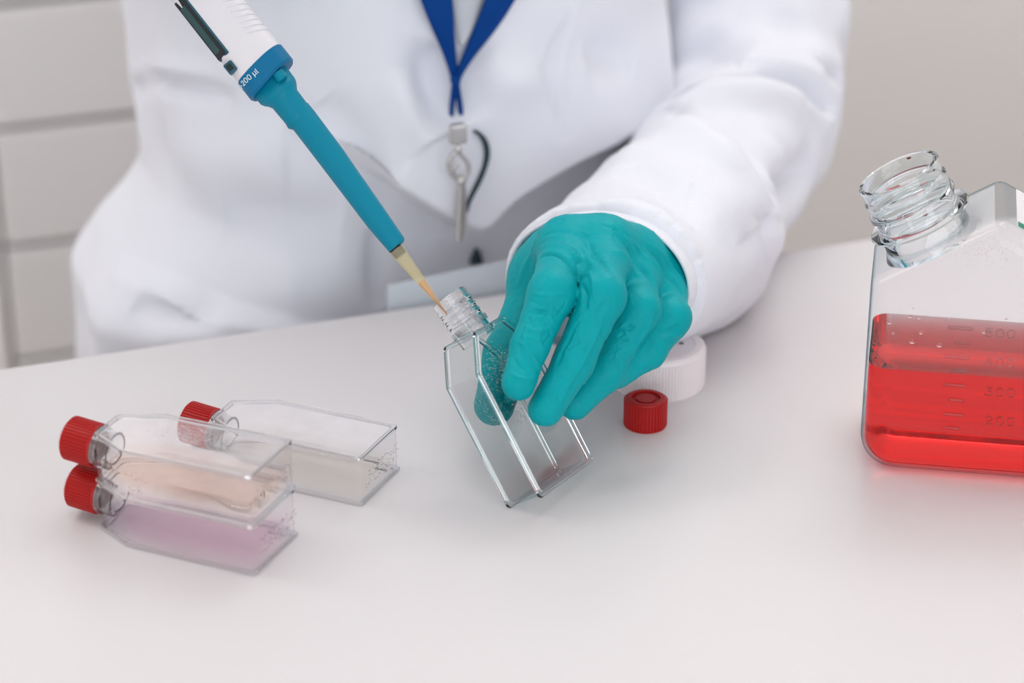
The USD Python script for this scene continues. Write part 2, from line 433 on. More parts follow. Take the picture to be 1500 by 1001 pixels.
struct('baseboard_back', room_block((S0, T1 - 0.015, ZF), (S1, T1, ZF + 0.1)), 'ceiling')

# drawer cabinet behind the person
c0 = st(2, 500, 0.62)[0]
cx0, cx1, ct, cb = c0, c0 + 0.52, 0.62, 1.04
cab = thing('drawer_cabinet', room((cx0 + cx1) / 2, (ct + cb) / 2, ZF), 'white drawer cabinet against the wall behind the person in the lab coat', 'cabinet')
zs = [st(80, v, 0.62)[1] for v in (2, 180, 357)]
dz = (zs[0] - zs[2]) / 2
lines = [zs[0] + dz * k for k in (3, 2, 1, 0, -1, -2, -3, -4)]
part(cab, 'body', join(room_block((cx0, ct + 0.02, ZF), (cx1, cb, lines[0] + 0.02), 0.004), room_block((cx0, ct + 0.005, ZF), (cx0 + 0.006, ct + 0.03, lines[0] + 0.02))), 'cabinet')
for a, b in zip(lines[:-1], lines[1:]):
    d = part(cab, 'drawer', room_block((cx0 + 0.01, ct, b + 0.0018), (cx1 - 0.003, ct + 0.02, a - 0.0018), 0.004), 'cabinet', smooth=30)

# bench
bench = thing('lab_bench', room(0.1, -0.38, -H), 'white laminate lab bench with the flasks and bottle standing on it', 'table')
part(bench, 'worktop', room_block((-1.1, -0.78, -0.03), (1.3, 0.0, 0.0), 0.0015), 'table', smooth=30)
for s in (-1.05, 1.23):
    part(bench, 'side_panel', room_block((s, -0.74, -H), (s + 0.025, -0.06, -0.03)), 'table_edge', smooth=False)
part(bench, 'stretcher', room_block((-1.025, -0.14, -0.45), (1.23, -0.12, -0.03)), 'table_edge', smooth=False)

# ------------------------------------------------------------------ culture flasks
FL, FW_, FT, FC, FCW = 0.058, 0.0350, 0.0214, 0.0175, 0.0085
CANT = math.radians(5)


def flask_outline(off=0.0):
    w = FW_ / 2
    p = Polygon([(-w, 0), (w, 0), (w, FL), (w - FCW, FL + FC), (-w + FCW, FL + FC), (-w, FL)])
    return rounded(p.buffer(off, join_style=2), 0.0022)


def open_below(m):
    """The body's own floor is the medium standing on the plate: its lowest faces are left out."""
    v, f = arr(m); n = np.cross(v[f[:, 1]] - v[f[:, 0]], v[f[:, 2]] - v[f[:, 0]]); n /= np.linalg.norm(n, axis=1, keepdims=True) + 1e-15
    up = n[:, 2] > 0.95
    low = (n[:, 2] < -0.9) & (v[f][:, :, 2].max(1) < 0.003)
    return trimesh.Trimesh(v, f[~(low | up)], process=False), trimesh.Trimesh(v, f[up], process=False)


def ring_cap(r=0.0098, h=0.0140):
    """Closed end at z = 0 downwards is open: the cap hangs from its top at z = h."""
    g = gear(r, 40, 0.00045)
    body = prism(g, 0.0008, h - 0.0009)
    top = m3.Manifold.hull_points(np.vstack([np.column_stack([np.array(rounded(Polygon(g.exterior).buffer(-d), 0.001).exterior.coords)[:-1], np.full(len(rounded(Polygon(g.exterior).buffer(-d), 0.001).exterior.coords) - 1, z)]) for d, z in ((0.0003, h - 0.0009), (0.0006, h - 0.0003), (0.0012, h))]).astype(np.float32))
    low = m3.Manifold.cylinder(0.0008, r - 0.0004, r - 0.0001, 80)
    solid = man(body) + top + low
    bore = m3.Manifold.cylinder(h - 0.0022, r - 0.0017, r - 0.0017, 64).translate([0, 0, -0.0002])
    well = m3.Manifold.cylinder(0.004, r * 0.66, r * 0.68, 64).translate([0, 0, h - 0.0011])
    boss = m3.Manifold.cylinder(0.0010, r * 0.47, r * 0.45, 64).translate([0, 0, h - 0.0013])
    return (solid - bore - well) + boss


def flask(name, R, t, label, group=None, capped=True, liquid=None, level=0.007, cool=False, seed=0, drops=None, dots=None):
    """Local frame: x across, y along to the neck, z from the growth plate up."""
    rng = np.random.default_rng(seed)
    place = lambda m: moved(m, R, t)
    base = np.asarray(t, float)
    q = [R @ np.array(c) + t for c in ((-FW_ / 2, 0, 0), (FW_ / 2, 0, 0), (-FW_ / 2, 0, FT), (FW_ / 2, 0, FT), (0, FL, 0))]
    base = np.array([*np.mean(q, 0)[:2], min(x[2] for x in q)])
    o = thing(name, base, label, 'flask', group)
    mb, me, mr = ('flask_cool', 'plastic_glass_cool', 'plastic_glass_cool') if cool else ('flask', 'flask_edge', 'plastic_glass')
    out = convex_shell(flask_outline(), 0.0012, FT, 0.0009)
    if cool:
        part(o, 'body', place(out - convex_shell(flask_outline(-0.0013), 0.0013 + 0.0012, FT - 0.0013, 0.0006)), mb, smooth=25)
    else:
        walls, lid = open_below(out)
        part(o, 'body', place(walls), mb, smooth=25)
        part(o, 'upper_face', place(lid), 'flask_top', smooth=25, label='misted upper face')
    plate = convex_shell(flask_outline(0.0011), 0.0, 0.0018, 0.0007) - convex_shell(flask_outline(-0.0010), -0.002, 0.004, 0.0003)
    part(o, 'base_plate', place(plate), me, smooth=25, label='flanged growth plate')
    rim = convex_shell(flask_outline(0.0004), FT - 0.0010, FT + 0.0005, 0.0005) - convex_shell(flask_outline(-0.0014), FT - 0.004, FT + 0.004, 0.0002)
    part(o, 'rim', place(rim), mr, smooth=25)
    # neck, canted towards the upper plate
    nr, nl = 0.0078, 0.0190
    prof = [(nr, -0.003), (nr, nl * 0.30)]
    for k in range(3):
        z = nl * (0.42 + 0.17 * k)
        prof += [(nr, z - 0.0011), (nr + 0.00045, z - 0.0003), (nr + 0.00045, z + 0.0003), (nr, z + 0.0011)]
    prof += [(nr, nl - 0.0006), (nr - 0.0003, nl), (nr - 0.0010, nl), (nr - 0.0012, nl - 0.0006), (nr - 0.0012, -0.003)]
    ax = np.array([0, math.cos(CANT), math.sin(CANT)])
    NR = frame(ax, (1, 0, 0)); n0 = np.array([0, FL + FC - 0.0005, FT / 2])
    neck = moved(lathe(prof, 56, closed=True), NR, n0)
    part(o, 'neck', place(neck), 'plastic_glass', smooth=30)
    part(o, 'neck_collar', place(moved(lathe([(nr - 0.0012, -0.001), (nr + 0.0009, -0.001), (nr + 0.0009, 0.0012), (nr - 0.0012, 0.0012)], 56, closed=True), NR, n0 + ax * 0.0035)), me, smooth=30)
    if capped:
        cp = moved(moved(ring_cap(0.0093), frame((0, 0, 1)), (0, 0, 0)), NR, n0 + ax * 0.0045)
        part(o, 'cap', place(cp), 'red_cap', smooth=25, label='ribbed red screw cap')
    if liquid:
        lq = convex_shell(flask_outline(-0.00135), 0.0028, 0.0028 + level, 0.0004)
        part(o, 'liquid', place(lq), liquid, smooth=25, label=f'{liquid.split("_")[0]} culture medium')
    if dots:
        pts = []
        for row in range(3):
            for col in range(22):
                for a in range(5):
                    if rng.random() < 0.22:
                        pts.append((-FW_ / 2 + 0.005 + col * 0.0014 + rng.choice([0, 0.0004, 0.0008]), 0.0065 + row * 0.0028 + a * 0.00045))
        dm = [moved(trimesh.creation.cylinder(0.00017, 0.00012, sections=6), frame((0, -1, 0)), (x, -0.00008, z)) for x, z in pts]
        part(o, 'lot_print', place(join(*dm)), 'print_dark', smooth=False, kind='stuff', label='rows of tiny printed dots')
    if drops:
        ms = []
        ball = trimesh.creation.icosphere(1, 1.0)
        for (cx, cy, sx, sy, z, num, r0) in drops:
            for _ in range(num):
                x, y = cx + rng.normal() * sx, cy + rng.normal() * sy
                if abs(x) > FW_ / 2 - 0.002 or y < 0.002 or y > FL + FC - 0.003 or abs(x) > FW_ / 2 - 0.003 - max(0, y - FL) * FCW / FC: continue
                r = r0 * rng.uniform(0.45, 1.3)
                ms.append(trimesh.Trimesh(ball.vertices * [r * rng.uniform(1, 1.8), r * rng.uniform(1, 1.5), r * 0.5] + [x, y, z], ball.faces, process=False))
        part(o, 'condensation', place(join(*ms)), 'droplet', smooth=True, kind='stuff', label='beads of condensation')
    return o


def upright_pose(deg, corner, z=0.0):
    """Lying flat; corner is the front right corner of the base end on the bench; deg: heading of the neck."""
    a = math.radians(deg); y = np.array([math.cos(a), math.sin(a), 0]); x = np.array([y[1], -y[0], 0])
    R = np.stack([x, y, [0, 0, 1]], 1)
    return R, np.array(corner) + x * FW_ / 2 + np.array([0, 0, z])


# the corner nearest the camera is at local x = -FW/2
R1, t1 = upright_pose(156.5, on_z(373, 844)); t1[2] = 0
flask('culture_flask', R1, t1, 'clear flask with pink medium and red cap, bottom of the stack of two', group='red-capped culture flasks lying on the bench', liquid='pink_liquid', level=0.0078, seed=1, dots=True, drops=[(0.0, FL + 0.004, 0.008, 0.004, FT - 0.0016, 60, 0.00035)])
R2, t2 = upright_pose(156.9, on_z(373.5, 844)); t2[2] = FT + 0.0006
flask('culture_flask', R2, t2, 'clear flask with orange medium and red cap, stacked on top of the pink one', group='red-capped culture flasks lying on the bench', liquid='orange_liquid', level=0.0072, seed=2, dots=True,
      drops=[(0.004, 0.046, 0.005, 0.008, FT - 0.0004, 900, 0.00017), (0.0, 0.03, 0.012, 0.016, FT - 0.0004, 300, 0.00014)])
R3, t3 = upright_pose(156.0, on_z(529, 742)); t3[2] = 0
flask('culture_flask', R3, t3, 'clear flask with pale straw medium lying alone behind the stack of two', group='red-capped culture flasks lying on the bench', liquid='yellow_liquid', level=0.0075, seed=3, dots=True,
      drops=[(0.0, 0.04, 0.014, 0.02, FT - 0.0004, 240, 0.00014)])

# the held flask
FL, FW_, FT, FC, FCW = 0.056, 0.041, 0.0190, 0.0149, 0.0102
CANT = math.radians(11)
HX = np.array([-0.5272, -0.8488, 0.0389]); HY = np.array([-0.451, 0.3183, 0.8338]); HZ = np.array([-0.7201, 0.4221, -0.5507])
HB = np.array([0.0122, -0.1724, 0.0108])
HR = np.stack([HX, HY, HZ], 1); HT = HB - HX * FW_ / 2
flask('culture_flask', HR, HT, 'empty uncapped clear flask held tilted in the gloved hand', capped=False, cool=True, seed=4,
      drops=[(0.004, 0.050, 0.005, 0.007, 0.0008, 420, 0.00017), (-0.002, 0.040, 0.006, 0.008, FT - 0.0008, 420, 0.00016), (0.006, 0.034, 0.003, 0.003, 0.0008, 30, 0.0003)])

# loose caps
cc = on_z(945, 622)
cp = moved(ring_cap(0.0097, 0.0135), None, (cc[0], cc[1], 0))
k = thing('screw_cap', (cc[0], cc[1], 0), 'red ribbed screw cap standing alone on the bench before the white cap', 'cap')
part(k, 'shell', cp, 'red_cap', smooth=25)
wc = on_z(965, 561); wr, wh = 0.0212, 0.0205
k = thing('bottle_cap', (wc[0], wc[1], 0), 'large white ribbed bottle cap on the bench partly hidden by the gloved hand', 'cap')
wcap = man(prism(gear(wr, 90, 0.0004, 4), 0.001, wh - 0.0025)) + m3.Manifold.cylinder(0.001, wr - 0.0005, wr - 0.0002, 96)
wcap += man(lathe([(0, wh - 0.0026), (wr - 0.0001, wh - 0.0026), (wr - 0.0006, wh - 0.0012), (wr - 0.0016, wh - 0.0003), (wr - 0.003, wh), (wr - 0.0052, wh), (wr - 0.0056, wh - 0.0005), (0, wh - 0.0005)], 96))
part(k, 'shell', moved(wcap - m3.Manifold.cylinder(wh - 0.003, wr - 0.002, wr - 0.002, 64).translate([0, 0, -0.0005]), None, (wc[0], wc[1], 0)), 'white_cap', smooth=25)
dm = trimesh.creation.icosphere(2, 1.0)
dpos = on_z(998, 503, wh - 0.0003)
part(k, 'mark', trimesh.Trimesh(dm.vertices * [0.0012, 0.0008, 0.0004] + dpos, dm.faces, process=False), 'dark_teal', smooth=True, label='small dark mark')

# ------------------------------------------------------------------ media bottle
yaw = math.radians(-10)
bx = np.array([math.cos(yaw), math.sin(yaw), 0]); by = np.array([-bx[1], bx[0], 0])
BR = np.stack([bx, by, [0, 0, 1]], 1); BT = on_z(1310, 692) - by * 0.002
BW0, BW1, BD = -0.0155, 0.0835, 0.060
bt = lambda m: moved(m, BR, BT)
# front outline in (x, z); the body is extruded along y and rounded
slope = math.tan(math.radians(31))
apx, apz = 0.035, 0.1165
outl = Polygon([(BW0, 0), (BW1, 0), (BW1, apz - (BW1 - apx) * 0.5), (apx, apz), (BW0, apz - (apx - BW0) * slope)])


def bottle_outline(off):
    p = rounded(outl.buffer(off, join_style=2), 0.006 + off, 8)
    lowr = rounded(outl.buffer(off, join_style=2), 0.015 + off, 10)
    cut = Polygon([(-1, -1), (1, -1), (1, 0.03), (-1, 0.03)])
    return lowr.intersection(cut).union(p.difference(cut)).buffer(1e-5).simplify(2e-5)


XZ = np.array([[1, 0, 0], [0, 0, 1], [0, -1, 0]], float).T      # (x, z, -y) -> (x, y, z)


def bottle_solid(off, bev):
    s = convex_shell(bottle_outline(off), -off - BD, off, bev, 6)    # third axis is -y
    v, f = arr(s)
    return trimesh.Trimesh(np.column_stack([v[:, 0], -v[:, 2] - BD * 0, v[:, 1]]), f[:, ::-1], process=False)


def fix(mm):
    t_ = trimesh.Trimesh(*arr(mm), process=False)
    if t_.volume < 0: t_.invert()
    return t_


b_out, b_in = man(fix(bottle_solid(0, 0.009))), man(fix(bottle_solid(-0.0012, 0.008)))
nax = np.array([-math.sin(math.radians(28)), 0, math.cos(math.radians(28))])
NRb = frame(nax, (0, 1, 0)); fl_c = np.array([0.0023, BD / 2, 0.1064])
bore_r = 0.0158
hole = moved(m3.Manifold.cylinder(0.03, bore_r, bore_r, 64), NRb, fl_c - nax * 0.02)
o = thing('media_bottle', BT + bx * 0.034 + by * 0.03, 'clear square bottle with open slanted neck, half full of red medium', 'bottle')
shell = arr(b_out - man(hole))
tube_c = BR.T @ np.zeros(3)
cen = shell[0][shell[1]].mean(1) - fl_c
axd = cen @ nax; rad = np.linalg.norm(cen - axd[:, None] * nax, axis=1)
keep = ~((rad < bore_r + 0.0004) & (axd < 0.0) & (axd > -0.025))         # the wall stays open under the neck
part(o, 'body', bt(trimesh.Trimesh(shell[0], shell[1][keep], process=False)), 'bottle', smooth=28)
ro = 0.0174
prof = [(ro + 0.0030, -0.0125), (ro + 0.0012, -0.008), (ro + 0.0006, -0.0022), (ro + 0.0042, -0.0014), (ro + 0.0046, -0.0004), (ro + 0.0042, 0.0006), (ro + 0.0002, 0.0012), (ro, 0.0030)]
for z in (0.0075,):
    prof += [(ro, z - 0.0018), (ro + 0.0014, z - 0.0008), (ro + 0.0014, z + 0.0004), (ro, z + 0.0016)]
prof += [(ro, 0.0125), (ro + 0.0008, 0.0135), (ro + 0.0007, 0.0145), (ro - 0.0001, 0.0155), (ro, 0.0195), (ro + 0.0006, 0.0206), (ro + 0.0004, 0.0216), (ro - 0.0006, 0.0221), (bore_r, 0.0216), (bore_r, 0.0200), (bore_r - 0.0001, 0.0), (bore_r, -0.0125)]
neck = part(o, 'neck', bt(moved(lathe(prof, 96, closed=True), NRb, fl_c)), 'petg_glass', smooth=40, label='slanted open threaded neck')
a = np.linspace(0, 2 * np.pi * 1.35, 70)
hel = np.column_stack([(ro + 0.0003) * np.cos(a), (ro + 0.0003) * np.sin(a), 0.0048 + 0.0062 * a / a[-1]])
part(o, 'thread', bt(moved(tube(hel, np.minimum(0.0006, 0.0006 * np.sin(np.linspace(0, np.pi, 70)) * 4 + 0.0001), 8), NRb, fl_c)), 'petg_glass', smooth=True)
liq = man(fix(bottle_solid(-0.00135, 0.0078))) ^ m3.Manifold.cube([1, 1, 0.0486 + 1]).translate([-0.5, -0.5, -1])
part(o, 'liquid', bt(liq), 'red_liquid', smooth=28, label='red culture medium')
d0, d1 = -0.047, -0.003                    # breath of condensation inside the two slopes and the shoulder's edge
def slope_film(sx, s0, s1, nrm_, y0, y1):
    c = np.array([apx, 0, apz])
    q = np.array([c + sx * s0 + nrm_ * -0.0016 + [0, y0, 0], c + sx * s1 + nrm_ * -0.0016 + [0, y0, 0], c + sx * s1 + nrm_ * -0.0016 + [0, y1, 0], c + sx * s0 + nrm_ * -0.0016 + [0, y1, 0]])
    return m3.Manifold.hull_points(np.vstack([q, q - nrm_ * 0.00008]).astype(np.float32))
lsv = np.array([1, 0, slope]) / math.hypot(1, slope); lnv = np.array([-slope, 0, 1]) / math.hypot(1, slope)
part(o, 'condensation_film', bt(slope_film(lsv, -0.0205, -0.0035, lnv, 0.008, BD - 0.006)), 'fog', smooth=False, label='film of condensation inside the shoulder')
# label on the far slope
rs = np.array([1, 0, -0.5]) / math.hypot(1, 0.5); rn = np.array([0.5, 0, 1]) / math.hypot(1, 0.5)
LR = np.stack([rs, [0, 1, 0], rn], 1); lo = np.array([apx, 0, apz])
part(o, 'label', bt(moved(block((0.0075, 0.009, 0.0000), (0.046, BD - 0.009, 0.0003), 0), LR, lo)), 'label', smooth=False, label='white label with a green border')
part(o, 'label_stripe', bt(moved(block((0.0078, 0.0092, 0.0002), (0.046, 0.0142, 0.0005), 0), LR, lo)), 'green', smooth=False, label='green stripe')


def front(u, v):
    d = ray(u, v); kk = (by @ (BT - CAM)) / (by @ d); q = CAM + d * kk - BT
    return np.array([q @ bx, q[2]])


for x0, x1, y in ((1389, 1425, 480.5), (1397, 1421, 502), (1385, 1420, 523), (1394, 1416, 543), (1382, 1415, 564), (1390, 1412, 586), (1382, 1412, 607), (1385, 1406, 627)):
    a_, b_ = front(x0, y), front(x1, y + 1)
    z = (a_[1] + b_[1]) / 2
    part(o, 'graduation', bt(block((a_[0], -0.0006, z - 0.0007), (b_[0], 0.0004, z + 0.0007), 0.0004)), 'emboss', smooth=30)
for txt, y in (('500', 484), ('400', 527), ('300', 570), ('200', 612)):
    a_ = front(1440, y + 9)
    tm = meshkit.text_mesh(txt, 0.0040, 0.0007)
    tm.apply_scale([1.25, 1, 1])
    tm = trimesh.Trimesh(np.column_stack([tm.vertices[:, 0] + a_[0], -0.0005 + 0 * tm.vertices[:, 0] + (0.0007 - tm.vertices[:, 2]), tm.vertices[:, 1] + a_[1]]), tm.faces, process=False)
    part(o, 'numeral', bt(fix(tm)), 'emboss', smooth=False)
rng = np.random.default_rng(11)
ball = trimesh.creation.icosphere(2, 1.0)
ms = []
for u, v, r in ((1333, 466, 2.2), (1346, 468, 1.8), (1337, 454, 1.3), (1303, 475, 2.4), (1349, 490, 2.2), (1336, 503, 3.0), (1376, 508, 3.2), (1441, 489, 2.2), (1474, 470, 1.6), (1308, 490, 1.5), (1390, 468, 1.2)):
    x, z = front(u, v); r *= 0.00029
    ms.append(trimesh.Trimesh(ball.vertices * [r * 1.2, r * 0.5, r] + [x, 0.0014, z], ball.faces, process=False))
part(o, 'droplet', bt(join(*ms)), 'droplet', smooth=True, kind='stuff', label='drops on the inside of the wall')
ms = []; b1 = trimesh.creation.icosphere(1, 1.0)
ls = np.array([1, 0, slope]) / math.hypot(1, slope); ln = np.array([-slope, 0, 1]) / math.hypot(1, slope)
for _ in range(520):                       # condensation under the shoulder, beside the neck and on the front wall
    if rng.random() < 0.5:
        d = rng.normal() * 0.0028 - 0.0235; yy = BD * rng.uniform(0.08, 0.66)
        p = np.array([apx, 0, apz]) + ls * d + ln * -0.0014 + [0, yy, 0]
        if d > -0.014: continue
        r = np.array([1, 1, 0.6]) * rng.uniform(0.00010, 0.00028)
    else:
        x, z = front(1440 + rng.normal() * 26, 372 + rng.normal() * 13)
        p = np.array([x, 0.0014, z]); r = np.array([1, 0.6, 1]) * rng.uniform(0.00009, 0.00024)
    ms.append(trimesh.Trimesh(b1.vertices * r + p, b1.faces, process=False))
part(o, 'condensation', bt(join(*ms)), 'droplet', smooth=True, kind='stuff', label='fine condensation near the shoulder')
ms = []
for ang, z, L in ((-95, 0.0078, 0.0060), (-70, 0.0052, 0.0022), (-150, 0.0150, 0.0012), (-25, 0.0190, 0.0015), (-160, 0.0085, 0.0012), (75, 0.0205, 0.0022)):
    aa = math.radians(ang) + np.linspace(-0.5, 0.5, 9) * L / bore_r
    pp = np.column_stack([(bore_r + 0.0001) * np.cos(aa), (bore_r + 0.0001) * np.sin(aa), np.full(9, z)])
    ms.append(moved(tube(pp, 0.00055 * np.sin(np.linspace(0.25, np.pi - 0.25, 9)), 8), NRb, fl_c))
part(o, 'residue', bt(join(*ms)), 'red_drop', smooth=True, kind='stuff', label='red drops left in the neck')

# ------------------------------------------------------------------ pipette
PT = HT + HR @ (np.array([0, FL + FC, FT / 2]) + np.array([0, math.cos(CANT), math.sin(CANT)]) * 0.0145)     # tip inside the held flask's neck
dT = proj(PT)[2]
tip = at(656, 462, dT); top = at(290, -5, dT + 0.010)
pa = (top - tip) / np.linalg.norm(top - tip)
pc = -FW - pa * (-FW @ pa); pc /= np.linalg.norm(pc)          # towards the camera
pb = np.cross(pa, pc); pb = pb if pb @ RT > 0 else -pb         # to the right in the picture
PR = np.stack([pb, np.cross(pa, pb), pa], 1)                   # x right, y away or towards, z up the axis
pcs = 1 if PR[:, 1] @ pc > 0 else -1


def pl(u, v):
    """(across, along) in the pipette's own plane."""
    d = ray(u, v); kk = (pc @ (tip - CAM)) / (pc @ d); q = CAM + d * kk - tip
    return np.array([q @ pb, q @ pa])


def pip(m): return moved(m, PR, tip)


def loft(rings, n=48):
    """rings: (centre x, centre y, half width, half depth, height, squareness)"""
    a = np.arange(n) * 2 * np.pi / n; v = []
    for cx, cy, hw, hd, z, e in rings:
        c, s = np.cos(a), np.sin(a)
        v.append(np.column_stack([cx + hw * np.sign(c) * np.abs(c) ** (2 / e), cy + hd * np.sign(s) * np.abs(s) ** (2 / e), np.full(n, z)]))
    v = np.vstack(v); f = []; k = len(rings)
    for i in range(k - 1):
        for j in range(n):
            j2 = (j + 1) % n
            f += [[i * n + j, i * n + j2, (i + 1) * n + j2], [i * n + j, (i + 1) * n + j2, (i + 1) * n + j]]
    v = np.vstack([v, v[:n].mean(0), v[-n:].mean(0)])
    for j in range(n):
        j2 = (j + 1) % n
        f += [[k * n, j2, j], [k * n + 1, (k - 1) * n + j, (k - 1) * n + j2]]
    return fix(trimesh.Trimesh(v, np.array(f), process=False))


def ring_px(l, r, depth=1.0, e=2.0, cy=0.0):
    a_, b_ = pl(*l), pl(*r)
    hw = (b_[0] - a_[0]) / 2
    return ((a_[0] + b_[0]) / 2, cy, hw, hw * depth, (a_[1] + b_[1]) / 2, e)


o = thing('pipette', tip, 'blue and white digital micropipette reaching diagonally into the neck of the held flask', 'pipette')
z0 = pl(592, 356)[1]
# disposable tip
zt = [pl(637, 437)[1], pl(617, 412)[1], pl(597, 378)[1], pl(583, 364)[1]]
tp = [(0.0005, 0.0), (0.0011, zt[0] * 0.9), (0.0021, zt[1]), (0.0029, zt[2]), (0.0033, zt[3] - 0.001), (0.0034, zt[3])]
inner = [(r - 0.00035, z) for r, z in tp[::-1]]; inner[-1] = (0.0002, 0.0)
tpm = part(o, 'tip', pip(lathe(tp + inner, 36, closed=True)), 'tip', smooth=40, label='pale yellow disposable tip')
part(tpm, 'liquid', pip(lathe([(0, 0.0004), (0.0003, 0.0004), (0.0007, zt[0] * 0.9), (0.0016, zt[1] - 0.0002), (0, zt[1] + 0.0002)], 32)), 'tip_liquid', smooth=40, label='orange medium drawn up in the tip')
part(o, 'nozzle', pip(lathe([(0, zt[3] - 0.0032), (0.0026, zt[3] - 0.0032), (0.0027, zt[3] - 0.0006), (0.0028, z0 + 0.002), (0, z0 + 0.002)], 32)), 'black', smooth=40, label='black nozzle end')
sh = [ring_px((569, 369), (593, 355)), ring_px((567, 366), (594, 351)), ring_px((540, 335), (568, 313)), ring_px((470, 243), (502, 218)), ring_px((427, 187), (461, 163)), ring_px((418, 176), (452, 152))]
part(o, 'shaft', pip(loft(sh)), 'pip_teal', smooth=40)
sl = [ring_px((428, 190), (456, 168)), ring_px((421, 187), (456, 164)), ring_px((417, 180), (455, 158)), ring_px((401, 161), (434, 130)), ring_px((394, 158), (433, 122)), ring_px((389, 158), (432, 117)), ring_px((384, 156), (430, 112), 0.85), ring_px((378, 149), (424, 104), 0.7), ring_px((368, 138), (416, 92), 0.6)]
part(o, 'sleeve', pip(loft(sl)), 'pip_teal', smooth=32)
# collar: rounded oblong section
co = []
cl, cr = (360.5, 139), (427, 88)
zc0, zc1 = pl(*cl)[1], pl(350, 124)[1]
cxl, cxr = pl(348.5, 122.5)[0], pl(429.3, 89)[0] + 0.0003
hx = (cxr - cxl) / 2; mx = (cxr + cxl) / 2
zl0 = pl(370, 148)[1]; zr0 = pl(429, 89)[1]; zl1 = pl(349, 122)[1]; zr1 = pl(411, 65)[1]
col = loft([(mx, 0, hx - 0.0008, hx * 0.86 - 0.0008, zl0 - 0.0002, 2.8), (mx, 0, hx, hx * 0.86, zl0 + 0.0008, 2.8), (mx, 0, hx, hx * 0.86, zl1 - 0.0008, 2.8), (mx, 0, hx - 0.0008, hx * 0.86 - 0.0008, zl1, 2.8)], 64)
# shear the rings so that the right side sits higher, as the stepped collar does
v, f = arr(col); low, high = v[:, 2] < (zl0 + zl1) / 2, v[:, 2] >= (zl0 + zl1) / 2
s01 = np.clip((v[:, 0] - (mx - hx)) / (2 * hx), 0, 1); ss = s01 * s01 * (3 - 2 * s01)
v[low, 2] += ((zr0 - zl0) * ss)[low]; v[high, 2] += ((zr1 - zl1) * ss)[high]
colp = part(o, 'collar', pip(trimesh.Trimesh(v, f, process=False)), 'pip_blue', smooth=35, label='blue collar printed 20-200 µl')
tm = meshkit.text_mesh('20-200 µl', 0.0023, 0.0003)
tv = np.array(tm.vertices); tm = trimesh.Trimesh(tv, tm.faces, process=False).subdivide_to_size(0.0008)
tv = np.array(tm.vertices)
txt0, txt1 = pl(384, 112)[0], pl(370, 123.5)[1]
hd = hx * 0.86
along = tv[:, 0] - tv[:, 0].max() + 0.0002              # arc length, ends at the right of the text
xs = np.linspace(-0.9999, 0.9999, 4001); ys = hd * (1 - np.abs(xs) ** 2.8) ** (1 / 2.8)
arc = np.r_[0, np.cumsum(np.hypot(np.diff(xs * hx), np.diff(ys)))]
a_end = np.interp((txt0 - mx) / hx, xs, arc)
xx = np.interp(a_end + along, arc, xs); yy = np.interp(a_end + along, arc, ys)
nx_ = np.sign(xx) * np.abs(xx) ** 1.8 / hx; ny_ = (yy / hd) ** 1.8 / hd; nn = np.hypot(nx_, ny_)
off = tv[:, 2] + 0.00005
s01 = np.clip((xx + 1) / 2, 0, 1); ssx = s01 * s01 * (3 - 2 * s01)
V = np.column_stack([mx + xx * hx + nx_ / nn * off, pcs * (yy + ny_ / nn * off), txt1 + tv[:, 1]])
part(colp, 'lettering', pip(fix(trimesh.Trimesh(V, tm.faces, process=False))), 'print_white', smooth=False, label='white printed 20-200 µl')
# ejector foot under the collar
e0, e1 = pl(424, 116), pl(415, 92)
part(o, 'ejector', pip(moved(lathe([(0, 0), (0.0022, 0), (0.0027, 0.0006), (0.0027, (e1[1] - e0[1]) * 0.55), (0, (e1[1] - e0[1]) * 0.55)], 28), None, (e0[0] - 0.0022, pcs * 0.0066, e0[1]))), 'pip_teal', smooth=35)
# white handle
hl, hr = cxl + 0.0004, cxr - 0.0006
hz0 = zl1 - 0.003
hz1 = pl(200, -118)[1]
hw = (hr - hl) / 2; hm = (hr + hl) / 2
hrings = []
for z in np.linspace(hz0, hz1, 14):
    g = (z - hz0) / (hz1 - hz0)
    hrings.append((hm - 0.001 * g, 0, hw + 0.0008 * g, hw * 0.86, z, 3.0))
handle = man(loft(hrings, 56))
handle += man(loft([(hm + hw * 0.2, 0, hw * 0.78, hw * 0.80, hz0, 2.6), (hm + hw * 0.2, 0, hw * 0.78, hw * 0.8, hz0 + 0.012, 2.6), (hm + hw * 0.1, 0, hw * 0.6, hw * 0.7, hz0 + 0.02, 2.6)], 40))
part(o, 'handle', pip(handle), 'pip_white', smooth=35)
for k in range(11):                          # finger grip ridges on the right half of the front
    zz = pl(388 - k * 5.9, 52 - k * 7.5)[1]
    aa = np.linspace(0.12, 1.36, 16)
    pts = np.column_stack([hm + (hw - 0.0001) * np.cos(aa) ** (2 / 3), pcs * (hw * 0.86 - 0.0001) * np.sin(aa) ** (2 / 3), zz + 0.004 - 0.0035 * np.cos(aa)])
    part(o, 'grip_ridge', pip(tube(pts, 0.00055 * np.minimum(1, np.sin(np.linspace(0.2, np.pi - 0.2, 16)) * 2.5), 8)), 'pip_white', smooth=True)
# display on the left flank
lw = hl - 0.0007
dz0, dz1 = pl(330, 88)[1], pl(265, 4)[1]


def flank(z0_, z1_, y0_, y1_, x0_, x1_, r): return block((x0_, min(pcs * y0_, pcs * y1_), z0_), (x1_, max(pcs * y0_, pcs * y1_), z1_), r)


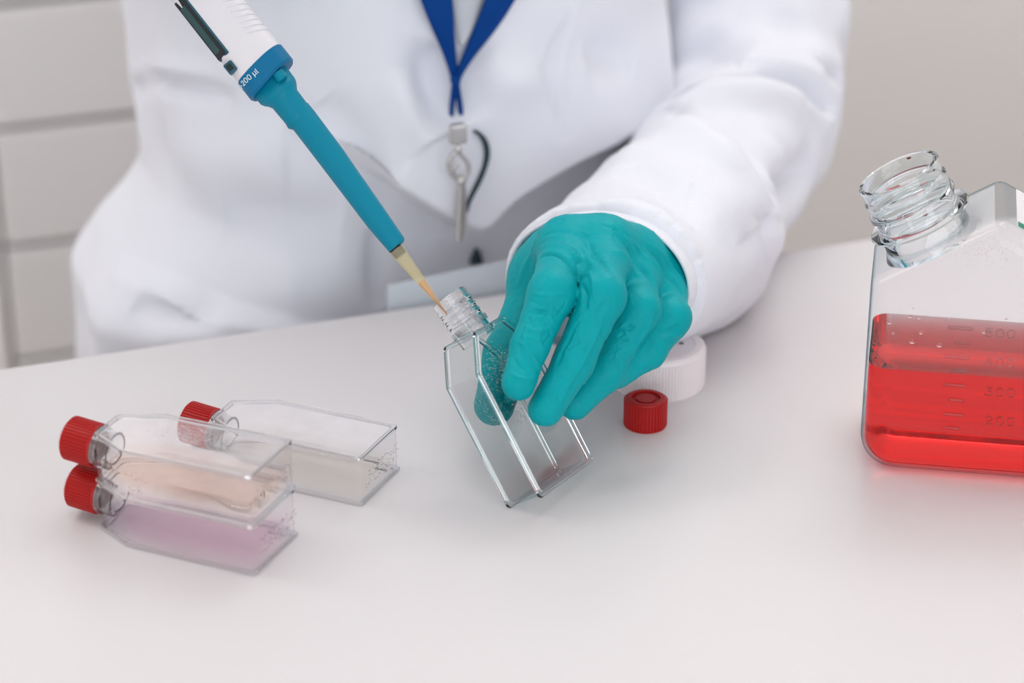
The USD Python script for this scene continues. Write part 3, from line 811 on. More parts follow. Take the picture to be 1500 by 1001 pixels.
PA, PB = np.array([hm - hw - 0.0004, pcs * 0.0042]), np.array([hm - hw + 0.0047, pcs * 0.0098])
e1 = (PB - PA) / np.linalg.norm(PB - PA); e2 = np.array([-e1[1], e1[0]]) * (1 if np.array([-e1[1], e1[0]])[1] * pcs > 0 else -1)
DR = np.array([[e1[0], e2[0], 0], [e1[1], e2[1], 0], [0, 0, 1]]); DL = np.linalg.norm(PB - PA)


def panel(a0, a1, z0_, z1_, lo_, hi_, r): return fix(moved(block((a0, lo_, z0_), (a1, hi_, z1_), r), DR, (PA[0], PA[1], 0)))


dsp = part(o, 'display', pip(panel(0.0003, DL - 0.0003, dz0, dz1, -0.002, 0.0011, 0.0006)), 'black', smooth=30, label='black framed display')
part(dsp, 'screen', pip(panel(0.0016, DL - 0.0022, dz0 + 0.0026, dz1 - 0.0040, 0.0, 0.00125, 0.0001)), 'screen', smooth=30, label='dark glass window')
part(dsp, 'bezel', pip(panel(0.0, DL, dz0 - 0.0007, dz1 + 0.0007, -0.0025, 0.0006, 0.0006)), 'dark_teal', smooth=30, label='teal surround')
bz = pl(342, 104)
btn = part(o, 'button', pip(block((bz[0] - 0.0020, min(pcs * 0.0055, pcs * 0.0098), bz[1] - 0.0025), (bz[0] + 0.0022, max(pcs * 0.0055, pcs * 0.0098), bz[1] + 0.0025), 0.0007)), 'dark_teal', smooth=30)
part(btn, 'window', pip(block((bz[0] - 0.0012, min(pcs * 0.0092, pcs * 0.0101), bz[1] - 0.0015), (bz[0] + 0.0012, max(pcs * 0.0092, pcs * 0.0101), bz[1] + 0.0015), 0.0002)), 'black', smooth=30)
# blue plunger ring above the handle
part(o, 'plunger_ring', pip(loft([(hm, 0, hw + 0.0012, hw * 0.95, pl(283, 3)[1], 2.6), (hm, 0, hw + 0.0018, hw, pl(281, 0)[1], 2.6), (hm, 0, hw + 0.0018, hw, pl(272, -12)[1], 2.6), (hm, 0, hw + 0.001, hw * 0.9, pl(270, -14)[1], 2.6)])), 'pip_teal', smooth=35) if False else None

# ------------------------------------------------------------------ the person in the lab coat
person = thing('person', room(-0.08, 0.14, -0.25), 'person in a white lab coat and teal gloves seated behind the bench', 'person')


def A3(*q): return at(*q)


# hand joints: (u, v, depth), read from the picture, the depths from the finger lengths
J = {'index': [(830, 362, 1.0390), (808, 430, 1.0020), (776, 508, 0.9940), (760, 562, 0.9865)],
     'middle': [(884, 362, 1.0420), (882, 434, 1.0035), (840, 530, 1.0000), (799, 600, 0.9925)],
     'ring': [(928, 378, 1.0560), (935, 456, 1.0240), (886, 546, 1.0200), (842, 592, 1.0130)],
     'little': [(970, 410, 1.0660), (983, 466, 1.0390), (950, 516, 1.0310), (906, 548, 1.0250)],
     'thumb': [(866, 400, 1.085), (797, 408, 1.062), (746, 520, 1.0450), (724, 594, 1.0290)]}
RAD = {'index': (0.0108, 0.0092, 0.0077, 0.0070), 'middle': (0.0108, 0.0092, 0.0084, 0.0072), 'ring': (0.0104, 0.0088, 0.0080, 0.0068), 'little': (0.0095, 0.0078, 0.0070, 0.0060), 'thumb': (0.0160, 0.0115, 0.0105, 0.0088)}
J = {k: [A3(*x) for x in v] for k, v in J.items()}
WRIST = [A3(868, 408, 1.098), A3(922, 412, 1.101)]
WR2 = [A3(915, 385, 1.150), A3(945, 388, 1.153)]


def hand_sdf(p):
    palm = None
    roots = {'index': 0, 'middle': 0.3, 'ring': 0.65, 'little': 1.0}
    for k, w in roots.items():
        b = WRIST[0] * (1 - w) + WRIST[1] * w
        d = capsule(p, J[k][0], b, RAD[k][0] + 0.0012, 0.0165)
        palm = d if palm is None else smin(palm, d, 0.014)
    for a_, b_ in ((J['index'][0], J['middle'][0]), (J['middle'][0], J['ring'][0]), (J['ring'][0], J['little'][0])):
        palm = smin(palm, capsule(p, a_, b_, 0.0106, 0.0106), 0.008)
    for a_, b_ in (('index', 'middle'), ('middle', 'ring'), ('ring', 'little')):
        palm = smin(palm, capsule(p, J[a_][0] * 0.55 + J[a_][1] * 0.45, J[b_][0] * 0.55 + J[b_][1] * 0.45, 0.0070, 0.0070), 0.006)
    palm = smin(palm, capsule(p, J['index'][0] * 0.36 + J['index'][1] * 0.64, J['middle'][0] * 0.36 + J['middle'][1] * 0.64, 0.0060, 0.0060), 0.004)
    for w, w2 in zip(WRIST, WR2):
        palm = smin(palm, capsule(p, w, w2, 0.0175, 0.020), 0.014)
    th = J['thumb']
    web = capsule(p, th[1], J['index'][0] * 0.55 + th[1] * 0.45, 0.0110, 0.0080)
    palm = smin(palm, capsule(p, th[0], th[1], 0.0165, 0.0125), 0.014)
    palm = smin(palm, web, 0.010)
    t_ = smin(capsule(p, th[1], th[2], 0.0122, 0.0105), capsule(p, th[2], th[3], 0.0108, 0.0086), 0.004)
    out = smin(palm, t_, 0.008)
    out = smin(out, capsule(p, A3(815, 368, 1.062), th[1], 0.0108, 0.0112), 0.010)
    for k in ('little', 'ring', 'middle', 'index'):
        j, r = J[k], RAD[k]
        d = smin(capsule(p, j[0], j[1], r[0], r[1]), capsule(p, j[1], j[2], r[1], r[2]), 0.005)
        d = smin(d, capsule(p, j[2], j[3], r[2], r[3]), 0.003)
        reach = np.clip((np.linalg.norm(p - j[0], axis=1) - 0.012) / 0.014, 0, 1)
        out = np.where(reach < 1, smin(out, d, 0.0055), np.minimum(out, d) if k == 'index' else smin(out, d, 0.003))
    return out


allj = np.vstack([np.vstack(list(J.values())), WR2])
hm_ = surface_net(hand_sdf, allj.min(0) - 0.024, allj.max(0) + 0.024, 0.0010)
trimesh.smoothing.filter_taubin(hm_, iterations=6)
hm_ = hm_.subdivide()


def glove_folds(m):
    v = np.array(m.vertices); n = normals_of(m)
    v0 = v; q = proj(v)
    v = v + n * ((meshkit.fbm(v * 70, 2, 5) - 0.5) * 0.0006)[:, None]
    r = 1 - np.abs(2 * meshkit.fbm(v * np.array([150, 150, 70]), 3, 9) - 1)
    v = v + n * (np.clip(r - 0.8, 0, 1) * 0.0009)[:, None]
    S = lambda pts: on_surface(v0, pts, q)
    for pts, w, a_ in (
        ([(790, 378), (806, 372), (826, 378), (840, 394), (847, 412)], 0.0012, -0.0019),      # over the index knuckle
        ([(786, 368), (806, 360), (830, 364), (850, 384)], 0.0016, 0.0010), ([(792, 355), (812, 347), (838, 352)], 0.0010, 0.0005), ([(794, 348), (814, 340), (838, 344)], 0.0009, -0.0005),
        ([(772, 462), (790, 456), (812, 462)], 0.0010, -0.0009), ([(768, 478), (786, 486), (808, 480)], 0.0009, 0.0008),
        ([(776, 440), (800, 446), (826, 440)], 0.0009, -0.0006), ([(780, 428), (802, 434), (830, 428)], 0.0009, 0.0005),
        ([(760, 500), (778, 520), (792, 545)], 0.0008, 0.0011), ([(752, 520), (764, 540), (790, 548)], 0.0008, -0.0009),
        ([(748, 545), (766, 556), (786, 553)], 0.0008, 0.0008), ([(775, 470), (768, 500), (776, 530)], 0.0008, 0.0008), ([(800, 470), (790, 500), (796, 520)], 0.0008, 0.0007),
        ([(860, 400), (869, 412), (869, 440)], 0.0011, 0.0011), ([(852, 418), (858, 440), (853, 456)], 0.0012, -0.0012),
        ([(884, 462), (868, 505), (842, 550), (818, 592)], 0.0009, 0.0011), ([(848, 470), (832, 500), (816, 535)], 0.0010, -0.0007),
        ([(860, 345), (876, 380), (896, 398), (909, 416)], 0.0014, -0.0012), ([(852, 352), (866, 384), (886, 400)], 0.0020, 0.0008),
        ([(898, 335), (922, 366), (945, 398), (962, 428)], 0.0014, -0.0017), ([(890, 344), (912, 372), (934, 402), (950, 428)], 0.0018, 0.0009),
        ([(908, 338), (936, 368), (960, 400)], 0.0011, 0.0008),
        ([(946, 360), (968, 385), (990, 415), (1006, 446)], 0.0013, -0.0016), ([(938, 362), (960, 388), (982, 420)], 0.0016, 0.0009), ([(956, 360), (980, 386), (1000, 412)], 0.0012, 0.0009),
        ([(880, 330), (915, 342), (945, 362)], 0.0010, -0.0006), ([(900, 480), (922, 478), (948, 484)], 0.0008, -0.0010), ([(896, 488), (918, 486), (948, 496)], 0.0008, 0.0009), ([(893, 497), (915, 496), (940, 506)], 0.0008, -0.0008),
        ([(955, 455), (948, 484), (930, 510), (905, 545)], 0.0010, 0.0009),
        ([(968, 490), (980, 482), (1000, 478)], 0.0009, -0.0009), ([(965, 498), (982, 494), (998, 490)], 0.0009, 0.0008),
        ([(775, 380), (766, 410), (752, 445)], 0.0012, -0.0008), ([(786, 352), (772, 385), (760, 420)], 0.0014, 0.0008)):
        v = fold(v, n, S(pts), w, a_)
    rg = np.random.default_rng(8)                # fine creases of the thin rubber, most of them on the index finger
    for c_, num in (([(808, 440), (792, 480), (776, 510), (764, 545)], 16), ([(880, 450), (855, 505), (828, 550), (805, 590)], 8), ([(930, 470), (900, 520), (865, 570)], 6)):
        for _ in range(num):
            t_ = rg.uniform(0, len(c_) - 1.001); k = int(t_); p_ = np.array(c_[k]) * (1 - t_ + k) + np.array(c_[k + 1]) * (t_ - k)
            p_ = p_ + rg.uniform(-17, 17) * np.array([0.9, 0.35]); ang = rg.uniform(0, np.pi); d_ = np.array([math.cos(ang), math.sin(ang)]) * rg.uniform(8, 17); b_ = np.array([-d_[1], d_[0]]) * rg.uniform(-0.3, 0.3)
            v = fold(v, n, S([p_ - d_, p_ + b_, p_ + d_]), 0.00065, rg.choice([-1, 1, 1]) * rg.uniform(0.0003, 0.0007))
    return trimesh.Trimesh(v, m.faces, process=False)


glove_mesh = glove_folds(hm_)
gl = part(person, 'glove', glove_mesh, 'glove', smooth=True, label='teal nitrile glove holding the flask')

# --- coat: body
L_ = [st(228, 60, 0.10), st(236, 150, 0.10), st(254, 300, 0.10), st(188, 430, 0.09), st(160, 500, 0.08)]
right_s = st(985, 80, 0.10)[0] - 0.006
zk = np.array([-0.30, -0.10, *sorted(p[1] for p in L_), 0.26, 0.36, 0.42, 0.455])
sl_ = np.array([L_[4][0] + 0.01, L_[4][0], *[p[0] for p in sorted(L_, key=lambda q: q[1])], L_[0][0] + 0.002, L_[0][0] + 0.006, L_[0][0] + 0.05, L_[0][0] + 0.12])
sr_ = np.array([right_s + 0.006, right_s + 0.006, *[right_s + 0.004] * 5, right_s + 0.006, right_s + 0.004, right_s - 0.05, right_s - 0.12])
order = np.argsort(zk); zk, sl_, sr_ = zk[order], sl_[order], sr_[order]
from scipy.interpolate import PchipInterpolator
fl, fr = PchipInterpolator(zk, sl_), PchipInterpolator(zk, sr_)
NZ, NA = 420, 420
zz = np.linspace(-0.30, 0.455, NZ); aa = np.arange(NA) * 2 * np.pi / NA
cs, sn = np.cos(aa), np.sin(aa)
Sg = (fl(zz) + fr(zz))[:, None] / 2 + (fr(zz) - fl(zz))[:, None] / 2 * (np.sign(cs) * np.abs(cs) ** 0.8)[None]
hdp = np.interp(zz, [-0.3, 0.0, 0.1, 0.25, 0.36, 0.42, 0.455], [0.12, 0.115, 0.115, 0.12, 0.105, 0.075, 0.03])
tc = np.interp(zz, [-0.3, 0.0, 0.1, 0.2, 0.36, 0.455], [0.150, 0.150, 0.150, 0.165, 0.19, 0.20])
Sg = Sg + 0.024 * np.clip(cs, 0, 1)[None] ** 2 * np.clip(sn * 1.5 + 0.3, 0, 1)[None]
Tg = tc[:, None] + hdp[:, None] * (np.sign(sn) * np.abs(sn) ** 0.75)[None]
Zg = np.broadcast_to(zz[:, None], Sg.shape)
front_w = np.clip(-sn * 1.6, 0, 1)[None] ** 1.0


BASEV = (E0 + Sg[..., None] * EX + np.maximum(Tg, 0.003)[..., None] * EY + Zg[..., None] * np.array([0, 0, 1.0])).reshape(-1, 3)
BASEQ = proj(BASEV)


def line_st(pts):
    out = []
    for u, w in pts:
        k = front_vertex(BASEQ, u, w); out.append([(BASEV[k] - E0) @ EX, BASEV[k][2]])
    return np.array(out)


def below(pts, S, Z):
    """Height of the curve minus z at each s (positive: the point lies below the curve)."""
    p = line_st(pts); o_ = np.argsort(p[:, 0]); p[o_, 0] += np.arange(len(p)) * 1e-6
    return PchipInterpolator(p[o_, 0], p[o_, 1], extrapolate=False)(np.clip(S, p[:, 0].min(), p[:, 0].max())) - Z


def sstep(x, a, b):
    x = np.clip((x - a) / (b - a), 0, 1); return x * x * (3 - 2 * x)


d_over = below([(430, 184), (520, 220), (590, 262), (645, 300), (690, 320), (740, 270), (800, 226), (880, 186), (940, 148), (1000, 105)], Sg, Zg)
s_in = np.interp(Sg, [st(420, 300, .045)[0], st(560, 300, .045)[0]], [0, 1])
bul = np.where(d_over < 0, 0.020 * np.exp(d_over / 0.06), 0.020 * (1 - sstep(d_over, 0.0, 0.007)) - 0.016 * sstep(d_over, 0.0, 0.012)) * s_in
d_flap = below([(150, 350), (180, 362), (250, 398), (310, 430), (380, 452), (450, 472), (560, 500)], Sg, Zg)
s_fl = np.interp(Sg, [st(168, 440, .045)[0], st(182, 440, .045)[0], st(470, 470, .045)[0], st(560, 470, .045)[0]], [0, 1, 1, 0])
bul = bul + 0.015 * sstep(d_flap, -0.002, 0.005) * s_fl
# soft undulation of the cloth
P3 = np.stack([Sg, Tg, Zg], -1)
und = (meshkit.fbm(P3 * [9, 9, 11], 3, 21) - 0.5) * 0.022 + (meshkit.fbm(P3 * [26, 26, 14], 2, 31) - 0.5) * 0.006
disp = bul * front_w + und
nrm = np.stack([np.broadcast_to(cs * 0.6, Sg.shape), np.broadcast_to(sn, Sg.shape)], -1); nrm /= np.linalg.norm(nrm, axis=-1, keepdims=True)
Sg2, Tg2 = Sg + nrm[..., 0] * disp, Tg + nrm[..., 1] * disp
Tg2 = np.where((Zg < 0.004) & (Zg > -0.04), np.maximum(Tg2, 0.003), np.maximum(Tg2, 0.003))
V = (E0 + Sg2[..., None] * EX + Tg2[..., None] * EY + Zg[..., None] * np.array([0, 0, 1.0])).reshape(-1, 3)
ii, jj = np.meshgrid(np.arange(NZ - 1), np.arange(NA), indexing='ij'); j2 = (jj + 1) % NA
Q = np.stack([ii * NA + jj, ii * NA + j2, (ii + 1) * NA + j2, (ii + 1) * NA + jj], -1).reshape(-1, 4)
Fc = np.vstack([Q[:, [0, 1, 2]], Q[:, [0, 2, 3]]])
V = np.vstack([V, V[:NA].mean(0), V[-NA:].mean(0)]); nb, nt = len(V) - 2, len(V) - 1
Fc = np.vstack([Fc, np.column_stack([np.full(NA, nb), (np.arange(NA) + 1) % NA, np.arange(NA)]), np.column_stack([np.full(NA, nt), (NZ - 1) * NA + np.arange(NA), (NZ - 1) * NA + (np.arange(NA) + 1) % NA])])
coat = fix(trimesh.Trimesh(V, Fc, process=False))
v, n = np.array(coat.vertices), normals_of(coat)
v_at, q_at = v, proj(v)
Sf = lambda pts: on_surface(v_at, pts, q_at)
for pts, w, a_ in (([(838, -20), (815, 60), (805, 110), (811, 165), (826, 212)], 0.0024, -0.0034),           # front edge of the lapel
                   ([(850, -20), (828, 60), (818, 110), (824, 165)], 0.004, 0.0018),
                   ([(190, 132), (260, 124), (345, 140)], 0.006, -0.005), ([(190, 118), (260, 110), (345, 122)], 0.007, 0.003),
                   ([(640, 60), (636, 110), (648, 160), (662, 190)], 0.012, -0.011),
                   ([(600, 100), (606, 150), (640, 205)], 0.012, 0.005),
                   ([(700, 40), (692, 110), (690, 180)], 0.008, -0.004),
                   ([(860, 92), (890, 84), (930, 96)], 0.010, -0.005), ([(700, 90), (740, 110), (790, 105)], 0.012, 0.004),
                   ([(250, 200), (330, 230), (420, 236)], 0.020, 0.005), ([(330, 300), (420, 320), (500, 322)], 0.016, -0.005),
                   ([(470, 150), (520, 210), (590, 262)], 0.012, -0.005), ([(200, 440), (260, 462), (330, 452)], 0.008, -0.004),
                   ([(555, 330), (552, 400), (560, 450)], 0.006, -0.004), ([(720, 318), (780, 322), (830, 316)], 0.003, 0.0015)):
    v = fold(v, n, Sf(pts), w, a_ * (1.7 if w >= 0.006 else 1.0))
lab = part(person, 'lab_coat', trimesh.Trimesh(v, coat.faces, process=False), 'coat', smooth=True, label='white cotton lab coat')
coat_v = v

# --- coat: sleeve of the arm on the bench
C0 = A3(873, 419, 1.066); C1 = A3(990, 345, 1.165); C2 = A3(1094, 194, 1.285); C3 = A3(1108, 20, 1.345); C4 = A3(1085, -260, 1.42)
cax = C1 - C0; cax /= np.linalg.norm(cax)
cax = cax * 0.8 + FW * 0.2; cax /= np.linalg.norm(cax)


cuR = RT - cax * (RT @ cax); cuR /= np.linalg.norm(cuR)
cuU = np.cross(cuR, cax); cuU = cuU if cuU @ UP > 0 else -cuU
FLAT = 0.76


def sleeve_sdf(p):
    al = (p - C0) @ cax
    k = 1 + (1 / FLAT - 1) * (1 - sstep(al, 0.02, 0.12))
    up = (p - C0) @ cuU
    q = p + ((k - 1) * up)[:, None] * cuU
    d = capsule(q, C0, C0 + cax * 0.06, 0.0418, 0.0430) / np.sqrt(k)
    d = smin(d, capsule(q, C0 + cax * 0.03, C1, 0.0425, 0.0435) / np.sqrt(k), 0.02)
    d = smin(d, capsule(p, C1, C2, 0.0430, 0.0455), 0.03)
    d = smin(d, capsule(p, C2 + (C3 - C2) * 0.05, C3, 0.0455, 0.0440), 0.006)
    d = smin(d, capsule(p, C3, C4, 0.0455, 0.055), 0.02)
    d = np.maximum(d, 0.012 - al)                            # closed a little inside the hem
    tt = (p - E0) @ EY
    return np.where(tt < 0.012, np.maximum(d, 0.0012 - p[:, 2]), d)


pts_ = np.array([C0, C1, C2, C3, C4])
sm = surface_net(sleeve_sdf, pts_.min(0) - 0.062, pts_.max(0) + 0.062, 0.0030)
trimesh.smoothing.filter_taubin(sm, iterations=6)
sm = sm.subdivide()
v, n = np.array(sm.vertices), normals_of(sm)
far = np.clip(((v - C0) @ cax - 0.015) / 0.04, 0, 1)
v = v + n * (far * ((meshkit.fbm(v * 17, 3, 41) - 0.5) * 0.013 + (meshkit.fbm(v * [45, 45, 30], 2, 43) - 0.5) * 0.005))[:, None]
n = normals_of(trimesh.Trimesh(v, sm.faces, process=False))
v_s, q_s = v, proj(v)
for pts, w, a_ in (([(1190, 98), (1215, 110), (1245, 116)], 0.008, -0.010), ([(962, 148), (1010, 130), (1070, 118), (1130, 122), (1180, 140), (1214, 162)], 0.0048, -0.016),     # fold inside the elbow
                   ([(1110, 112), (1150, 122), (1190, 140), (1222, 165)], 0.0040, -0.008),
                   ([(985, 158), (1030, 142), (1090, 136), (1140, 144), (1190, 170), (1216, 190)], 0.009, 0.009), ([(1080, 92), (1140, 98), (1195, 116), (1232, 140)], 0.009, 0.008),
                   ([(995, 160), (1040, 184), (1082, 218), (1116, 258), (1142, 302)], 0.0055, -0.015), ([(985, 178), (1028, 205), (1068, 240), (1102, 284), (1118, 320)], 0.011, 0.009), ([(1075, 180), (1120, 215), (1155, 255)], 0.012, 0.005),
                   ([(1195, 240), (1166, 270), (1146, 300)], 0.010, -0.016),
                   ([(1010, 270), (1060, 300), (1090, 350)], 0.014, 0.005), ([(1120, 320), (1130, 345), (1120, 375)], 0.012, 0.006),
                   ([(1010, 60), (1040, 80), (1100, 76)], 0.012, -0.007), ([(1090, 20), (1150, 34), (1200, 30)], 0.014, -0.005), ([(900, 290), (960, 330), (1005, 390)], 0.010, 0.003), ([(915, 250), (960, 270), (1010, 330)], 0.010, -0.004)):
    v = fold(v, n, on_surface(v_s, pts, q_s), w, a_)
v[:, 2] = np.where(((v - E0) @ EY < 0.012), np.maximum(v[:, 2], 0.0006), v[:, 2])
part(lab, 'sleeve', trimesh.Trimesh(v, sm.faces, process=False), 'coat', smooth=True, label='sleeve resting on the bench')
# the hem of that sleeve
hem = []
na = 160; ang = np.arange(na) * 2 * np.pi / na
wob = 1 + 0.012 * np.sin(3 * ang + 0.5) + 0.008 * np.sin(5 * ang + 2)
sec = [(0.0404, 0.030), (0.0404, 0.010), (0.0405, 0.0012), (0.0410, 0.0002), (0.0420, 0.0), (0.0425, 0.0006), (0.0427, 0.002), (0.0425, 0.012), (0.0424, 0.022), (0.0416, 0.034)]
V = np.stack([C0 + (np.cos(ang) * r * wob)[:, None] * cuR + (np.sin(ang) * r * FLAT * wob)[:, None] * cuU + cax * al for r, al in sec], 1).reshape(-1, 3)
V[:, 2] = np.maximum(V[:, 2], 0.0008)
ks = len(sec); F_ = []
for i in range(na):
    for j in range(ks):
        q = [i * ks + j, ((i + 1) % na) * ks + j, ((i + 1) % na) * ks + (j + 1) % ks, i * ks + (j + 1) % ks]
        F_ += [[q[0], q[1], q[2]], [q[0], q[2], q[3]]]
part(lab, 'cuff', fix(trimesh.Trimesh(V, np.array(F_), process=False)), 'coat', smooth=True, label='hem of the sleeve around the gloved wrist')

# --- the raised arm and the hand on the pipette, above the frame
PZ = pl(258, -28)[1]
hub = lambda z, ang, r: tip + pa * z + pb * (hm + r * math.cos(math.radians(ang))) + pc * (r * 0.92 * math.sin(math.radians(ang)))
fing = []
for k, (r0, L0) in enumerate(((0.0088, 200), (0.0092, 195), (0.0088, 190), (0.0078, 170))):
    z = PZ + 0.0092 + k * 0.0178
    rr = hw + r0 * 0.98 + 0.001
    fing.append(([hub(z + 0.004 * math.sin(math.radians(a_)), a_, rr) for a_ in np.linspace(-95, -95 + L0, 7)], r0))
KN = [f_[0][0] for f_ in fing]
WR = tip + pa * (PZ + 0.10) + pb * (hm - 0.026) - pc * 0.075
EL = room(-0.31, 0.03, 0.40); SHO = room(-0.235, 0.17, 0.385)


def hand2(p):
    d = None
    for (pts, r0), kn in zip(fing, KN):
        f_ = None
        for a_, b_ in zip(pts[:-1], pts[1:]):
            c_ = capsule(p, a_, b_, r0, r0 * 0.97)
            f_ = c_ if f_ is None else smin(f_, c_, 0.003)
        d = f_ if d is None else smin(d, f_, 0.004)
    for kn in KN:
        d = smin(d, capsule(p, kn, WR, 0.010, 0.017), 0.010)
    th = [WR + (KN[3] - WR) * 0.35, tip + pa * (PZ + 0.085) - pb * 0.012 - pc * 0.028, tip + pa * (PZ + 0.108) + pb * (hm - 0.004) - pc * 0.012]
    d = smin(d, smin(capsule(p, th[0], th[1], 0.013, 0.011), capsule(p, th[1], th[2], 0.011, 0.009), 0.004), 0.008)
    return smin(d, capsule(p, WR, WR + (EL - WR) * 0.3, 0.019, 0.022), 0.012)


ap = np.vstack([np.vstack([f_[0] for f_ in fing]), WR, WR + (EL - WR) * 0.3, tip + pa * (PZ + 0.112)])
h2 = surface_net(hand2, ap.min(0) - 0.024, ap.max(0) + 0.024, 0.0018)
trimesh.smoothing.filter_taubin(h2, iterations=6)
part(person, 'glove', h2, 'glove', smooth=True, label='teal nitrile glove on the pipette')
W2 = WR + (EL - WR) * 0.16


def sleeve2(p):
    d = smin(capsule(p, W2, EL, 0.040, 0.052), capsule(p, EL, SHO, 0.054, 0.066), 0.02)
    ax2 = (EL - W2) / np.linalg.norm(EL - W2)
    return np.maximum(d, -((p - W2) @ ax2))


q_ = np.array([W2, EL, SHO])
s2 = surface_net(sleeve2, q_.min(0) - 0.075, q_.max(0) + 0.075, 0.005)
trimesh.smoothing.filter_taubin(s2, iterations=6)
part(lab, 'sleeve', s2, 'coat', smooth=True, label='sleeve of the raised arm')

# --- shirt seen at the neck opening and between the coat's front edges


def ribbon(left, right, t, thick, t2=None):
    """A cloth strip between two picture-measured edges standing at distance t behind the bench edge (one t per point)."""
    t = np.broadcast_to(np.asarray(t, float), (len(left),))
    a_ = np.array([on_t(*q, tt) for q, tt in zip(left, t)]); b_ = np.array([on_t(*q, tt) for q, tt in zip(right, t if t2 is None else t2)])
    n_ = 36; a_, b_ = spline(a_, n_), spline(b_, n_)
    w = np.linspace(0, 1, 5)
    top_ = a_[:, None] * (1 - w)[None, :, None] + b_[:, None] * w[None, :, None] - EY * (0.0012 * np.sin(np.pi * w))[None, :, None]
    bot = top_ + EY * thick
    v = np.vstack([top_.reshape(-1, 3), bot.reshape(-1, 3)]); N = n_ * 5; f = []
    for i in range(n_ - 1):
        for j in range(4):
            q = [i * 5 + j, i * 5 + j + 1, (i + 1) * 5 + j + 1, (i + 1) * 5 + j]
            f += [[q[0], q[1], q[2]], [q[0], q[2], q[3]], [N + q[0], N + q[2], N + q[1]], [N + q[0], N + q[3], N + q[2]]]
    rim = [j for j in range(5)] + [i * 5 + 4 for i in range(1, n_)] + [(n_ - 1) * 5 + j for j in (3, 2, 1, 0)] + [i * 5 for i in range(n_ - 2, 0, -1)]
    for a0, b0 in zip(rim, rim[1:] + rim[:1]):
        f += [[a0, N + a0, b0], [b0, N + a0, N + b0]]
    return fix(trimesh.Trimesh(v, np.array(f), process=False))


COATQ = proj(coat_v)


def t_at(u, w, lift=0.0):
    return (coat_v[front_vertex(COATQ, u, w)] - E0) @ EY - lift


shirt = part(person, 'shirt', ribbon([(660, -40), (664, 20), (672, 66)], [(712, -40), (706, 20), (680, 66)], [t_at(686, 2, .002)] * 3, 0.004), 'shirt_grey', smooth=True, label='grey shirt at the neck')
gp = [(694, 194), (706, 206), (711, 222), (709, 244), (699, 268), (688, 292), (684, 310)]
gq = [(698, 192), (713, 204), (718, 222), (713, 248), (703, 272), (690, 296), (685, 312)]
part(shirt, 'undershirt', ribbon(gp, gq, [t_at(*q, .0025) for q in gp], 0.003, [t_at(*q, .0025) for q in gq]), 'shirt_dark', smooth=True, label='dark cloth between the front edges of the coat')
part(shirt, 'undershirt', ribbon([(699, 366), (694, 376), (690, 388)], [(701, 366), (706, 376), (708, 386)], [t_at(700, 378, .003)] * 3, 0.003), 'shirt_dark', smooth=True, label='dark cloth between the front edges of the coat')

# ------------------------------------------------------------------ lanyard and badge
tl = t_at(668, 120, 0.004)
tt = [t_at(640, 0, .004), t_at(650, 40, .004), t_at(658, 80, .004), tl, tl]
lan = thing('lanyard', on_t(668, 200, tl), 'blue ribbon lanyard with a metal clip hanging on the white coat', 'lanyard')
part(lan, 'strap', ribbon([(520, -330), (556, -200), (596, -80), (617, 0), (635, 45), (655, 95), (662, 118)], [(585, -330), (614, -200), (645, -80), (663, 0), (666, 45), (670, 95), (672, 118)], [t_at(552, -330, .006), t_at(585, -200, .006), t_at(623, -80, .006), t_at(640, 2, .006), t_at(650, 45, .005), t_at(664, 95, .005), tl], 0.0012), 'ribbon', smooth=True)
part(lan, 'strap', ribbon([(850, -330), (795, -200), (746, -80), (712, 0), (692, 50), (672, 98), (664, 122)], [(915, -330), (854, -200), (798, -80), (755, 0), (722, 50), (685, 98), (672, 124)], [t_at(882, -330, .006), t_at(825, -200, .006), t_at(770, -80, .006), t_at(733, 2, .006), t_at(700, 50, .005), t_at(676, 98, .006), tl - .0012], 0.0012), 'ribbon', smooth=True)
part(lan, 'loop', join(ribbon([(663, 112), (661, 140), (659, 165), (662, 188)], [(671, 112), (669, 140), (665, 165), (669, 188)], tl - 0.0005, 0.0014), ribbon([(666, 112), (669, 140), (672, 165), (671, 188)], [(672, 112), (676, 140), (679, 165), (679, 187)], tl - 0.002, 0.0014)), 'ribbon', smooth=True)
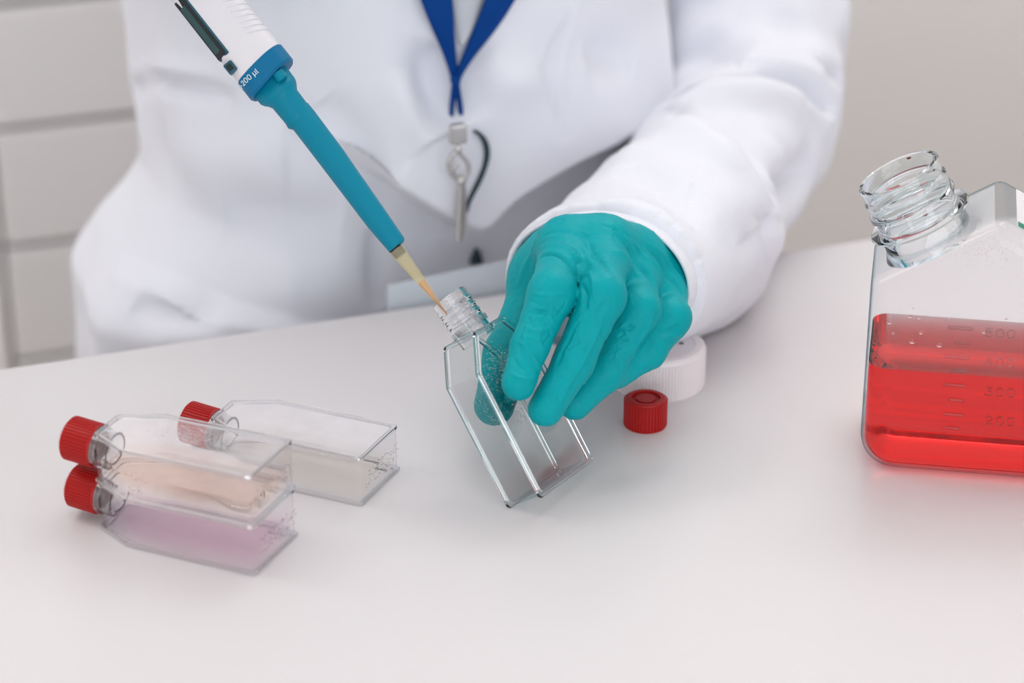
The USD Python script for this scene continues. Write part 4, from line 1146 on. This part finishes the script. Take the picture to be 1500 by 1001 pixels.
b_ = on_t(667, 116, tl - 0.002)
LF = np.stack([EX, EY, [0, 0, 1]], 1)
part(lan, 'crimp', moved(block((-0.0022, -0.0022, -0.0022), (0.0022, 0.0022, 0.0022), 0.0008), LF, b_), 'ribbon', smooth=30)
tm_ = min(t_at(671, y_, 0.004) for y_ in range(190, 330, 10))
crim = on_t(671, 196, tm_)
clipm = part(lan, 'clip', join(moved(block((-0.0042, -0.0022, -0.0050), (0.0042, 0.0022, 0.0050), 0.0012), LF, crim),
     moved(lathe([(0, -0.004), (0.0016, -0.0036), (0.0022, -0.002), (0.0012, -0.0008), (0.0012, 0.001), (0.0026, 0.002), (0.0026, 0.004), (0, 0.0045)], 24), None, on_t(671, 214, tm_)),
     tube(spline([on_t(u, w, tm_) for u, w in ((671, 222), (660, 232), (657, 246), (664, 258), (675, 264), (684, 256), (686, 243), (678, 230), (671, 222))], 40), 0.0011, 10),
     tube(spline([on_t(u, w, tm_ - 0.0006) for u, w in ((671, 240), (664, 250), (668, 262), (675, 268))], 20), 0.0010, 10)), 'metal', smooth=40, label='nickel swivel hook')
part(lan, 'strap_clip', join(moved(trimesh.creation.icosphere(2, 0.0028), None, on_t(675, 264, tm_)), tube(spline([on_t(u, w, tm_) for u, w in ((675, 266), (674, 300), (672, 352))], 16), 0.0017, 12), tube(spline([on_t(u, w, tm_ + .001) for u, w in ((678, 268), (681, 300), (676, 346))], 16), 0.0009, 10)), 'metal', smooth=40, label='metal snap of the badge')
tb = 0.020
bd = thing('id_badge', on_t(690, 400, tb), 'pale flat badge below the lanyard clip, behind the bench edge', 'badge')


def sheet(quad, t, thick):
    p = np.array([on_t(*q, x) for q, x in zip(quad, t)])
    n_ = np.cross(p[1] - p[0], p[3] - p[0]); n_ /= np.linalg.norm(n_)
    return m3.Manifold.hull_points(np.vstack([p, p + n_ * thick]).astype(np.float32))


part(bd, 'holder', sheet([(568, 419), (763, 377), (763, 470), (570, 490)], [0.008, 0.008, 0.005, 0.005], 0.0012), 'badge_card', smooth=False)
